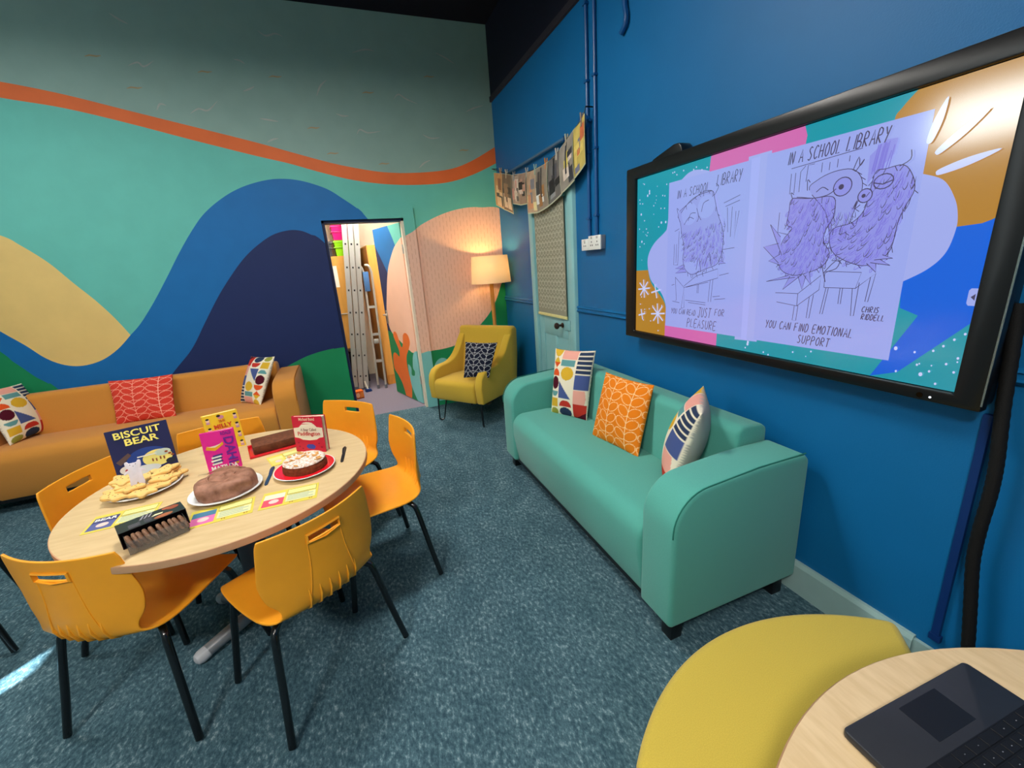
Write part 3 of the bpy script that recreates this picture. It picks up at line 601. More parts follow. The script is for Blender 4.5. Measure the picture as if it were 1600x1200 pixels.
def feathers(poly, step, w, lean):
    xs = [p[0] for p in poly]; zs = [p[1] for p in poly]; b = max(zs); row = 0
    cx, cz = sum(xs)/len(xs), sum(zs)/len(zs)
    while b > min(zs):
        a = min(xs)+(step*0.5 if row % 2 else 0)
        while a < max(xs):
            pa, pb = a+rs.uniform(-.3, .3)*step, b+rs.uniform(-.35, .35)*step
            if inside((pa, pb), poly):
                q = lean+1.2*(pa-cx)/(max(xs)-min(xs))+rs.uniform(-.2, .2); L = step*1.5*rs.uniform(.8, 1.25); h = step*0.42
                dx, dz = math.cos(q), math.sin(q); nx, nz = -dz, dx
                F.line(spline([(pa+nx*h, pb+nz*h), (pa+nx*h*.8+dx*L*.6, pb+nz*h*.8+dz*L*.6), (pa+dx*L, pb+dz*L), (pa-nx*h*.8+dx*L*.55, pb-nz*h*.8+dz*L*.55)], 3), w, C_ink if rs.random() < 0.4 else C_vio, True)
                if rs.random() < 0.6: F.line([(pa+dx*L*.1, pb+dz*L*.1), (pa+dx*L*.5, pb+dz*L*.5), (pa+dx*L*.8, pb+dz*L*.8)], w*1.9, C_vio, True)
            a += step
        b -= step*0.95; row += 1
OWB = [(0.964,0.61),(0.988,0.638),(1.039,0.654),(1.094,0.651),(1.125,0.622),(1.133,0.582),(1.12,0.53),(1.10,0.46),(1.06,0.44),(1.03,0.53)]
for (o, wash) in ((OWB, C_wash), (OW1, C_wash), (OWA, C_vio2), (OWC, C_vio2)):
    F.poly(spline(o, 4, True), wash)
    if o is OWB:
        F.line(spline(o, 4, True), 0.0022, C_ink); feathers([(1.04,0.54),(1.12,0.54),(1.10,0.46),(1.05,0.46)], 0.014, 0.0018, -1.6)
        for (x, z) in spline(o, 2, True)[6:16]: F.line([(x, z), (x+0.014, z-0.010)], 0.002, C_ink)
F.poly(ell(0.40, 0.60, 0.05, 0.05, 16), C_pap); F.poly(ell(0.50, 0.62, 0.05, 0.05, 16), C_pap); F.poly(ell(0.43, 0.365, 0.05, 0.035, 16), C_pap)
feathers([(0.37,0.53),(0.60,0.56),(0.61,0.40),(0.50,0.37),(0.38,0.40)], 0.0165, 0.0022, -1.7)
feathers(OWA, 0.0165, 0.0022, -1.75); feathers(OWC, 0.0170, 0.0022, -2.0)
for o in (OW1, OWA, OWC): F.line(spline(o, 4, True), 0.0022, C_ink)
for o in (OW1, OWA, OWC):
    for (x, z) in spline(o, 2, True):
        if rs.random() < 0.85: q = rs.uniform(-2.8, -0.4); F.line([(x, z), (x+0.012*math.cos(q), z+0.02*math.sin(q))], 0.002, C_ink)
for p in ([(0.395,0.57),(0.41,0.60),(0.44,0.60)], [(0.37,0.555),(0.40,0.585),(0.43,0.575)], [(0.475,0.60),(0.485,0.635),(0.515,0.645)], [(0.46,0.585),(0.475,0.565)], [(0.445,0.62),(0.46,0.58),(0.45,0.56)], [(0.325,0.61),(0.318,0.635),(0.33,0.625)], [(0.545,0.66),(0.565,0.69),(0.55,0.705)], [(0.345,0.61),(0.40,0.655),(0.46,0.675),(0.53,0.68)],
          [(0.46,0.345),(0.475,0.40),(0.49,0.335)], [(0.51,0.36),(0.535,0.42),(0.545,0.37)], [(0.47,0.31),(0.465,0.33),(0.48,0.34)], [(0.505,0.315),(0.50,0.335),(0.515,0.34)]): F.line(spline(p, 3), 0.0024, C_ink)
for (c, r) in (((1.074, 0.603), 0.028), ((1.145, 0.565), 0.020)):
    F.poly(ell(c[0], c[1], r, r, 18), C_vio2); F.line(ell(c[0], c[1], r, r, 18)+[(c[0]+r, c[1])], 0.003, C_ink); F.poly(ell(c[0]-0.004, c[1], r*0.3, r*0.3, 10), C_ink)
for (c, r) in (((1.19, 0.598), 0.026),):
    F.line(ell(c[0], c[1], r, r*0.8, 14)+[(c[0]+r, c[1])], 0.003, C_ink); F.line([(c[0]-r, c[1]), (c[0], c[1]-0.008), (c[0]+r, c[1])], 0.003, C_ink)
for p in ([(0.99,0.60),(1.01,0.612),(1.03,0.60)], [(0.907,0.59),(0.898,0.612),(0.91,0.605)], [(1.108,0.642),(1.128,0.672),(1.118,0.655),(1.112,0.682),(1.10,0.648)], [(1.225,0.632),(1.25,0.645),(1.248,0.67)], [(0.958,0.61),(0.955,0.645),(0.965,0.635)], [(0.907,0.593),(0.982,0.582),(1.03,0.585),(1.055,0.60)], [(1.04,0.36),(1.06,0.30),(1.055,0.33),(1.09,0.345),(1.10,0.37)], [(1.05,0.33),(1.085,0.37),(1.105,0.36)],
          [(1.115,0.53),(1.125,0.555),(1.12,0.53),(1.135,0.54)]): F.line(spline(p, 3), 0.0026, C_ink)
for tl in ([(0.875,0.463),(0.828,0.511),(0.887,0.396)], [(0.87,0.44),(0.807,0.43),(0.878,0.367)], [(0.88,0.40),(0.835,0.376),(0.885,0.36)], [(0.924,0.322),(0.834,0.298),(0.949,0.315)], [(0.93,0.32),(0.906,0.269),(0.971,0.322)], [(0.96,0.32),(0.981,0.271),(0.99,0.322)], [(0.98,0.325),(1.013,0.287),(1.0,0.335)], [(1.18,0.36),(1.21,0.332),(1.206,0.36)], [(1.19,0.362),(1.245,0.353),(1.215,0.372)], [(1.20,0.37),(1.249,0.374),(1.22,0.385)], [(0.375,0.37),(0.322,0.352),(0.385,0.35)], [(0.38,0.36),(0.325,0.33),(0.40,0.335)], [(0.59,0.37),(0.63,0.372),(0.60,0.385)]):
    F.poly(tl, C_vio2); F.line(tl, 0.0022, C_ink)
for p in ([(0.325,0.31),(0.388,0.261),(0.593,0.309),(0.589,0.349),(0.464,0.317),(0.387,0.268)], [(0.325,0.31),(0.338,0.195),(0.328,0.195)], [(0.374,0.158),(0.388,0.261),(0.394,0.163),(0.374,0.158)], [(0.402,0.263),(0.54,0.29)], [(0.545,0.2),(0.55,0.299)], [(0.56,0.201),(0.566,0.302)], [(0.474,0.237),(0.474,0.277)], [(0.482,0.237),(0.482,0.279)],
          [(1.059,0.281),(1.159,0.281),(1.17,0.332),(1.055,0.336),(1.059,0.281)], [(1.066,0.281),(1.056,0.189),(1.065,0.189),(1.074,0.281)], [(1.150,0.281),(1.157,0.191),(1.166,0.192),(1.168,0.30)], [(1.159,0.281),(1.211,0.329),(1.201,0.24),(1.193,0.24),(1.198,0.318)], [(1.112,0.281),(1.112,0.228),(1.120,0.228),(1.120,0.281)],
          [(0.878,0.256),(0.968,0.256),(1.043,0.322),(1.043,0.273),(0.969,0.211),(0.887,0.221)], [(0.968,0.256),(0.969,0.211)], [(0.960,0.211),(0.958,0.157),(0.972,0.157),(0.974,0.214)], [(1.012,0.245),(1.010,0.17),(1.020,0.17),(1.026,0.255)],
          [(0.891,0.693),(1.119,0.705)], [(0.894,0.608),(0.893,0.676)], [(0.910,0.61),(0.909,0.676)], [(0.928,0.61),(0.927,0.676),(0.943,0.692)], [(0.95,0.64),(0.952,0.692),(0.974,0.692)], [(1.0,0.66),(1.0,0.69)], [(1.025,0.662),(1.025,0.686)], [(1.05,0.665),(1.05,0.69)], [(1.085,0.675),(1.085,0.692)], [(0.862,0.55),(0.862,0.48),(0.90,0.47)],
          [(0.60,0.62),(0.68,0.64)], [(0.61,0.605),(0.68,0.62)], [(0.62,0.60),(0.63,0.50)], [(0.645,0.60),(0.645,0.48)], [(0.665,0.58),(0.665,0.47),(0.68,0.58)], [(0.61,0.43),(0.67,0.435)], [(0.31,0.53),(0.34,0.54)], [(0.31,0.47),(0.31,0.37),(0.34,0.37)], [(0.325,0.47),(0.325,0.38)], [(0.34,0.53),(0.338,0.37)], [(0.60,0.32),(0.65,0.33)], [(0.57,0.225),(0.61,0.23)], [(0.58,0.213),(0.64,0.22)], [(0.30,0.27),(0.32,0.275)], [(0.40,0.20),(0.53,0.195)], [(0.42,0.19),(0.53,0.185)], [(0.31,0.19),(0.36,0.185)]):
    F.line(p, 0.0020, C_ink)
F.g.build('display', F.ms, tv, smooth=0)
# cables below the screen
t = thing('braided_cable', 'thick black braided cable hanging below the right end of the screen', 'cable', (W-0.05, 0.5, 0.0))
cp = spline([(0.03, 0.062, 1.30), (0.02, 0.05, 1.18), (0, 0.031, 1.02), (0, 0.016, 0.874), (0, 0.011, 0.776), (0, 0.012, 0.649), (0, 0.007, 0.541), (0, -0.013, 0.394), (0, -0.032, 0.25), (-0.005, -0.05, 0.08), (-0.02, -0.12, 0.018), (-0.03, -0.3, 0.016)], 10)
g = G(); g.tube(cp, [0.015+0.0012*(i % 2) for i in range(len(cp))], 12); g.build('sleeve', mat('braid_black', (16,15,15), 0.7, 0.3, var=0.2, scale=260, bump=0.4, bscale=500), t)
t = thing('cable_trunking', 'narrow dark blue trunking strip slanting down the wall by the cable', 'trunking', (W, 0.56, 0.0))
g = G(); g.prism([(-0.002-0.010, 0.19), (-0.002+0.010, 0.19), (0.008+0.010, 0.985), (0.008-0.010, 0.985)], 'x', -0.014, 0); g.build('cover', mat('trunking_blue', (8,44,100), 0.45, 0.4, var=0.03, scale=20), t, smooth=0)
g = G(); g.box(-0.016, 0, -0.018, 0.012, 0.182, 0.205); g.build('end_cap', MATS['trunking_blue'], t, smooth=0)

# ------------------------------------------------------------------ sofas (built facing -x: front at x=0, back towards +x, running along y)
def arc(cx, cz, r, a0, a1, n=7): return [(cx+r*math.cos(math.radians(a0+(a1-a0)*i/n)), cz+r*math.sin(math.radians(a0+(a1-a0)*i/n))) for i in range(n+1)]
def make_sofa(label, length, mat_, seam, loc, rotz, armw=0.185, depth=0.68):
    t = thing('sofa', label, 'sofa', loc, rotz); L2 = length/2
    armp = [(0.0, 0.095), (0.004, 0.50)]+arc(0.16, 0.515, 0.156, 178, 92, 9)+[(0.40, 0.686), (depth-0.03, 0.684), (depth-0.005, 0.655), (depth, 0.095)]
    for s_ in (-1, 1):
        a, b = (L2-armw, L2) if s_ > 0 else (-L2, -L2+armw)
        g = G(); g.prism(armp, 'y', a, b); ar = g.build('armrest', mat_, t, bevel=0.022, segs=4, bang=40, smooth=45)
        yo = s_*(L2-0.0005)
        ins = [(x+(0.022 if x < 0.2 else 0), z) for x, z in armp[:-1]]
        g = G(); g.tube([(x-0.001 if i < 4 else x, s_*(L2-0.006), z+(0.002 if i > 3 else 0)) for i, (x, z) in enumerate(armp[1:-2])], 0.0028, 6); g.build('piping', mat_ if seam is None else seam, ar)
    y0, y1 = -L2+armw+0.002, L2-armw-0.002
    sp = [(0.03, 0.095), (0.012, 0.20), (-0.004, 0.31)]+arc(0.085, 0.375, 0.088, 180, 95, 8)+[(0.26, 0.462), (0.46, 0.445), (0.50, 0.10)]
    g = G(); g.prism(sp, 'y', y0, y1); g.build('seat', mat_, t, bevel=0.02, segs=3, bang=40, smooth=45)
    bp = [(0.44, 0.40), (0.468, 0.56), (0.49, 0.70)]+arc(0.535, 0.715, 0.045, 165, 80, 6)+[(0.63, 0.752), (0.662, 0.735), (0.668, 0.40)]
    g = G(); g.prism(bp, 'y', y0, y1); g.build('backrest', mat_, t, bevel=0.018, segs=3, bang=40, smooth=45)
    G().box(0.03, depth-0.03, -L2+0.03, L2-0.03, 0.082, 0.12).build('underframe', M_black, t, smooth=0)
    for x in (0.035, depth-0.09):
        for y in (-L2+0.03, L2-0.085): G().box(x, x+0.055, y, y+0.055, 0, 0.095).build('leg', M_black, t, bevel=0.003)
    return t
make_sofa('teal green fabric sofa with rounded arms under the wall screen', 1.80, M_teal, M_seam, (0.935, 1.912, 0), 0)
make_sofa('amber orange fabric sofa along the painted mural wall', 2.22, M_orange, mat('seam_amber', (170,100,28), 0.9, 0.1, var=0.05, scale=200), (-1.655, 3.815, 0), PI/2, armw=0.18, depth=0.67)

# ------------------------------------------------------------------ cushions
M_print = bpy.data.materials.new('cushion_print'); M_print.use_nodes = True
_b = M_print.node_tree.nodes['Principled BSDF']; _a = M_print.node_tree.nodes.new('ShaderNodeVertexColor'); _a.layer_name = 'print'
M_print.node_tree.links.new(_a.outputs[0], _b.inputs['Base Color']); _b.inputs['Roughness'].default_value = 0.9; _b.inputs['Specular IOR Level'].default_value = 0.15
_n = M_print.node_tree.nodes.new('ShaderNodeTexNoise'); _n.inputs['Scale'].default_value = 500; _p = M_print.node_tree.nodes.new('ShaderNodeBump'); _p.inputs['Strength'].default_value = 0.2; _p.inputs['Distance'].default_value = 0.002
_t = M_print.node_tree.nodes.new('ShaderNodeTexCoord'); M_print.node_tree.links.new(_t.outputs['Object'], _n.inputs['Vector']); M_print.node_tree.links.new(_n.outputs['Fac'], _p.inputs['Height']); M_print.node_tree.links.new(_p.outputs[0], _b.inputs['Normal'])
def cushion(label, bl, br, tl, tr, thick, fn, back, group=None, n=104, flip=False):
    bl, br, tl, tr = map(Vector, (bl, br, tl, tr)); c = (bl+br+tl+tr)/4
    t = thing('cushion', label, 'cushion', tuple(c), 0, group)
    nrm = (br-bl).cross(tl-bl).normalized()
    me = bpy.data.meshes.new('cover'); vs = []; fs = []; cols = []
    def base(u, v):
        sag = 0.045
        uu = u+(0.5-u)*sag*4*v*(1-v)*2*abs(0.5-u); vv = v+(0.5-v)*sag*4*u*(1-u)*2*abs(0.5-v)
        return (bl*(1-uu)+br*uu)*(1-vv)+(tl*(1-uu)+tr*uu)*vv - c
    for side in (1, -1):
        for j in range(n+1):
            for i in range(n+1):
                u, v = i/n, j/n
                h = thick*((4*u*(1-u))**0.55*(4*v*(1-v))**0.55)*(0.97+0.03*math.sin(9*u+5*v))
                vs.append(base(u, v)+nrm*h*0.5*side)
                cols.append(fn(u, v) if side > 0 else back)
    k = (n+1)**2
    for j in range(n):
        for i in range(n):
            a = j*(n+1)+i; fs.append((a, a+1, a+n+2, a+n+1)); b = a+k; fs.append((b, b+n+1, b+n+2, b+1))
    me.from_pydata(vs, [], fs); ca = me.color_attributes.new('print', 'FLOAT_COLOR', 'POINT')
    flat = []
    for cc in cols: flat += cc
    ca.data.foreach_set('color', flat)
    bm = bmesh.new(); bm.from_mesh(me); bmesh.ops.remove_doubles(bm, verts=bm.verts, dist=1e-5); bm.to_mesh(me); bm.free()
    for p in me.polygons: p.use_smooth = True
    me.materials.append(M_print); o = bpy.data.objects.new('cover', me); col.objects.link(o); o.parent = t
    return t
def mixc(a, b, k): k = max(0, min(1, k)); return tuple(x*(1-k)+y*k for x, y in zip(a, b))
def leafy(bg, ln, cols_, rows, off=0.5, ang=0.5):
    bg, ln = lin(bg), lin(ln); wx = 1.0/cols_; pit = 1.0/rows
    ra, rb = 0.265*wx, min(0.16*wx, pit*0.42)
    ca_, sa_ = math.cos(ang), math.sin(ang)
    def f(u, v):
        x = u*cols_+off; d = (x-math.floor(x)-0.5)*wx; ad = abs(d)
        best = ad-0.003
        k = math.floor(v/pit)
        for kk in (k-1, k, k+1):
            py = v-(kk*pit+0.45*pit); px = ad-0.235*wx
            qx = px*ca_+py*sa_; qy = -px*sa_+py*ca_
            e = math.hypot(qx/ra, qy/rb)
            gr = max(1e-6, math.hypot(qx/ra/ra, qy/rb/rb)/max(e, 1e-6))
            best = min(best, abs(e-1)/gr-0.0028)
        return mixc(ln, bg, best/0.004+0.3)
    return f
def blocks():
    cream = lin((232,222,198)); C = lambda *c: lin(c)
    og, rd, mar, mus, pk, tea, nav, blu, chr_ = C(222,84,34), C(190,52,40), C(78,16,34), C(214,170,48), C(232,164,148), C(96,150,150), C(44,58,86), C(72,88,140), C(46,46,56)
    def f(u, v):
        y = 1-v
        if u > 0.675:                                       # right column: stripes, blue, pink, red
            if u > 0.985: return cream
            if y < 0.34:
                k = y/0.068; return nav if (k % 1) > 0.36 else cream
            if y < 0.36: return cream
            if y < 0.57: return blu
            if y < 0.585: return cream
            if y < 0.78: return pk if (u-0.72)**2*2.4+(y-0.70)**2*2.4 < 0.13 else cream
            return rd if (u-0.70) < (1.02-y)*2.2 else mar
        if u > 0.275:                                       # middle column
            if u > 0.66: return cream
            if y < 0.135: return pk
            if y < 0.15: return cream
            if y < 0.245: return tea if u < 0.63 else cream
            if y < 0.47: return mus if ((u-0.47)/0.165)**2+((y-0.355)/0.098)**2 < 1 else cream
            if y < 0.74: return blu if (u-0.29) < (y-0.48)*1.32 and y < 0.725 else cream
            if y < 0.855: return rd if ((u-0.47)/0.165)**2+((y-0.845)/0.095)**2 < 1 else cream
            return nav if ((u-0.47)/0.165)**2+((y-0.94)/0.078)**2 < 1 else cream
        if u < 0.03: return cream
        c = u-0.145
        if y < 0.11: return mus if (c/0.11)**2+((y-0.02)/0.09)**2 < 1 else cream
        if y < 0.20: return mus if abs(c) < (y-0.11)*1.15 else cream
        if y < 0.28: return og if abs(c) < (0.28-y)*1.3 else cream
        if y < 0.40: return og if (c/0.115)**2+((y-0.395)/0.10)**2 < 1 else cream
        if y < 0.61: return mar if (c/0.118)**2+((y-0.505)/0.095)**2 < 1 else cream
        if y < 0.72: return tea if (c/0.115)**2+((y-0.625)/0.085)**2 < 1 and y > 0.625 else cream
        if y < 0.87: return mus if abs(c) < 0.11 and y > 0.735 else cream
        return C(150,150,62) if (c/0.115)**2+((y-0.945)/0.058)**2 < 1 else cream
    return f
def crop(fn, u0, u1, v0, v1): return lambda u, v: fn(u0+(u1-u0)*u, v0+(v1-v0)*v)
multi = blocks()
GC = 'cushions'
plain = lin((176,172,162))
cushion('multicoloured geometric cushion standing upright at the far end of the teal sofa', (1.198,2.536,.445), (1.336,2.279,.445), (1.285,2.597,.895), (1.444,2.329,.90), 0.13, multi, plain)
cushion('orange leaf print cushion leaning on the teal sofa backrest', (1.238,2.056,.445), (1.292,1.682,.445), (1.376,2.11,.815), (1.43,1.735,.815), 0.13, leafy((228,124,22), (246,214,160), 2.6, 6.2), lin((222,124,28)))
cushion('multicoloured geometric cushion seen edge on beside the near arm of the teal sofa', (1.43,1.58,.455), (1.15,1.30,.455), (1.52,1.49,.86), (1.24,1.215,.86), 0.17, lambda u, v: multi(u, v), plain)
cushion('red leaf print cushion in the middle of the amber sofa', (-1.931,4.165,.45), (-1.51,4.125,.45), (-1.955,4.31,.79), (-1.50,4.275,.785), 0.13, leafy((212,62,46), (250,190,164), 2.5, 6.4), lin((200,56,44)))
cushion('multicoloured geometric cushion at the left end of the amber sofa', (-2.494,3.998,.46), (-2.43,4.37,.46), (-2.60,4.09,.87), (-2.56,4.46,.84), 0.14, multi, plain)
cushion('multicoloured geometric cushion tilted on the right arm of the amber sofa', (-1.071,4.277,.45), (-0.868,4.02,.45), (-0.918,4.37,.837), (-0.683,4.09,.852), 0.13, lambda u, v: multi(1-u, 1-v), plain)
cushion('navy and white leaf print cushion on the mustard armchair', (.874,3.719,.485), (1.078,3.572,.485), (.955,3.83,.80), (1.215,3.655,.785), 0.12, leafy((26,28,46), (230,232,230), 2.5, 6.0), lin((26,28,44)))

# ------------------------------------------------------------------ mustard armchair: local +y is the way it faces
ac = thing('armchair', 'mustard wool armchair on black hairpin legs in the corner by the lamp', 'armchair', (1.035, 3.967, 0), math.atan2(-0.6, -0.8)-PI/2)
side = [(0.30,0.245),(0.316,0.40)]+[(0.298,0.485),(0.255,0.535),(0.19,0.557)]+spline([(0.10,0.560),(0.02,0.572),(-0.06,0.61),(-0.13,0.675),(-0.185,0.75),(-0.24,0.815)],3)[1:]+[(-0.27,0.835),(-0.30,0.82),(-0.30,0.245)]
for s_ in (-1, 1):
    a, b = (0.245, 0.325) if s_ > 0 else (-0.325, -0.245)
    g = G(); g.prism(side, 'x', a, b); g.build('armrest', M_must, ac, bevel=0.026, segs=4, bang=38, smooth=50)
g = G(); g.prism([(0.31,0.245),(0.325,0.33)]+arc(0.275,0.395,0.052,0,85,5)+[(0.05,0.445),(-0.22,0.425),(-0.25,0.245)], 'x', -0.243, 0.243); g.build('seat', M_must, ac, bevel=0.02, segs=3, bang=40, smooth=50)
g = G(); g.prism([(-0.14,0.40),(-0.185,0.62),(-0.232,0.80)]+arc(-0.275,0.845,0.038,20,100,4)+[(-0.34,0.878),(-0.372,0.85),(-0.36,0.60),(-0.305,0.245),(-0.24,0.245)], 'x', -0.326, 0.326); g.build('backrest', M_must, ac, bevel=0.03, segs=4, bang=40, smooth=50)
for sx in (-1, 1):
    for sy in (-1, 1):
        x, y = sx*0.262, sy*0.25; ux, uy = sx*0.707, sy*0.707      # each hairpin lies in a diagonal plane
        p = [(x+ux*o_, y+uy*o_, z_) for o_, z_ in ((-0.075,0.248),(-0.032,0.035),(-0.024,0.014),(-0.006,0.0066),(0.012,0.014),(0.018,0.035),(0.012,0.248))]
        g = G(); g.tube(spline(p, 4), 0.0065, 8); g.build('leg', M_metal_b, ac)
        G().box(x-0.08, x+0.08, y-sy*0.02-0.03, y-sy*0.02+0.03, 0.238, 0.246).build('mounting_plate', M_metal_b, ac, smooth=0)

# ------------------------------------------------------------------ floor lamp
lp = thing('floor_lamp', 'wooden floor lamp with a glowing cream drum shade behind the mustard armchair', 'lamp', (1.405, 4.27, 0), 0.4)
shm = bpy.data.materials.new('lamp_shade_linen'); shm.use_nodes = True; nt = shm.node_tree; b = nt.nodes['Principled BSDF']
b.inputs['Base Color'].default_value = lin((250,236,206)); b.inputs['Roughness'].default_value = 0.9
tr_ = nt.nodes.new('ShaderNodeBsdfTranslucent'); tr_.inputs[0].default_value = lin((255,236,200)); mx = nt.nodes.new('ShaderNodeMixShader'); mx.inputs[0].default_value = 0.5
nt.links.new(b.outputs[0], mx.inputs[1]); nt.links.new(tr_.outputs[0], mx.inputs[2])
tp_ = nt.nodes.new('ShaderNodeBsdfTransparent'); m2_ = nt.nodes.new('ShaderNodeMixShader'); m2_.inputs[0].default_value = 0.06       # open weave: the bulb shows through
nt.links.new(mx.outputs[0], m2_.inputs[1]); nt.links.new(tp_.outputs[0], m2_.inputs[2]); nt.links.new(m2_.outputs[0], nt.nodes['Material Output'].inputs[0])
g = G(); g.lathe([(0.206,1.297),(0.186,1.566),(0.184,1.566),(0.204,1.297)], 48, close=True); g.build('lamp_shade', shm, lp, smooth=60)
g = G(); g.tube([(0,0,0.30),(0,0,1.34)], [0.017,0.022], 16); g.build('pole', M_oak, lp)
g = G(); g.tube([(0,0,1.34),(0,0,1.385)], 0.018, 14); g.build('bulb_holder', M_white, lp)
for k in range(3):
    a = k*2*PI/3+0.3; g = G(); g.tube([(0.014*math.cos(a),0.014*math.sin(a),0.36),(0.17*math.cos(a),0.17*math.sin(a),0.012)], [0.013,0.011], 10); g.build('leg', M_oak, lp)
for k in range(3):
    a = k*2*PI/3; g = G(); g.tube([(0.016*math.cos(a),0.016*math.sin(a),1.352),(0.2*math.cos(a),0.2*math.sin(a),1.312)], 0.003, 6); g.build('shade_strut', M_metal_b, lp)
bm_ = glow('bulb_glow', (255,206,120), 45); bm_.node_tree.nodes['Principled BSDF'].inputs['Base Color'].default_value = (1, 1, 1, 1)
g = G(); g.lathe([(0.0,1.383),(0.014,1.385),(0.018,1.40),(0.03,1.425),(0.031,1.44),(0.024,1.458),(0.0,1.468)], 18); g.build('bulb', bm_, lp)
pl = bpy.data.lights.new('lamp_bulb_light', 'POINT'); pl.energy = 11; pl.color = (1.0, 0.64, 0.25); pl.shadow_soft_size = 0.022
po = bpy.data.objects.new('lamp_bulb_light', pl); po.location = (0, 0, 1.472); po.parent = lp; col.objects.link(po)
# ------------------------------------------------------------------ round dining table
TC = (-0.583, 1.93); TR, TZ = 0.542, 0.71
tb = thing('dining_table', 'round maple topped table on a grey pedestal set with cakes and books', 'table', (TC[0], TC[1], 0))
g = G(); g.lathe([(0.0,TZ-0.028),(TR-0.003,TZ-0.028),(TR-0.003,TZ-0.0005),(TR-0.006,TZ),(0.0,TZ)], 96); g.build('tabletop', M_maple, tb, smooth=30)
g = G(); g.lathe([(TR-0.003,TZ-0.027),(TR-0.0005,TZ-0.026),(TR,TZ-0.022),(TR,TZ-0.006),(TR-0.0005,TZ-0.002),(TR-0.003,TZ-0.001)], 96, close=True); g.build('edge_band', M_edge, tb, smooth=40)
g = G(); g.lathe([(0.055,0.06),(0.055,TZ-0.05)], 28); g.build('column', M_column, tb)
g = G(); g.box(-0.26, 0.26, -0.025, 0.025, TZ-0.05, TZ-0.0285); g.box(-0.025, 0.025, -0.26, 0.26, TZ-0.05, TZ-0.0285); g.build('top_bracket', M_column, tb, smooth=0)
g = G(); g.lathe([(0.0,0.04),(0.085,0.04),(0.085,0.085),(0.06,0.10),(0.0,0.10)], 28); g.build('hub', M_grey, tb, smooth=40)
for k in range(3):
    a = math.radians((-142, 143, 4)[k]); dx, dy = math.cos(a), math.sin(a)
    g = G(); g.tube([(dx*0.06,dy*0.06,0.066),(dx*0.27,dy*0.27,0.036)], [0.03,0.026], 14); lg = g.build('foot', M_grey, tb)
    g = G(); g.tube([(dx*0.262,dy*0.262,0.036),(dx*0.29,dy*0.29,0.031),(dx*0.305,dy*0.305,0.029),(dx*0.312,dy*0.312,0.028)], [0.0275,0.028,0.022,0.008], 14); g.build('foot_cap', mat('light_grey_cap', (186,186,190), 0.45, 0.4, var=0.02, scale=20), lg)

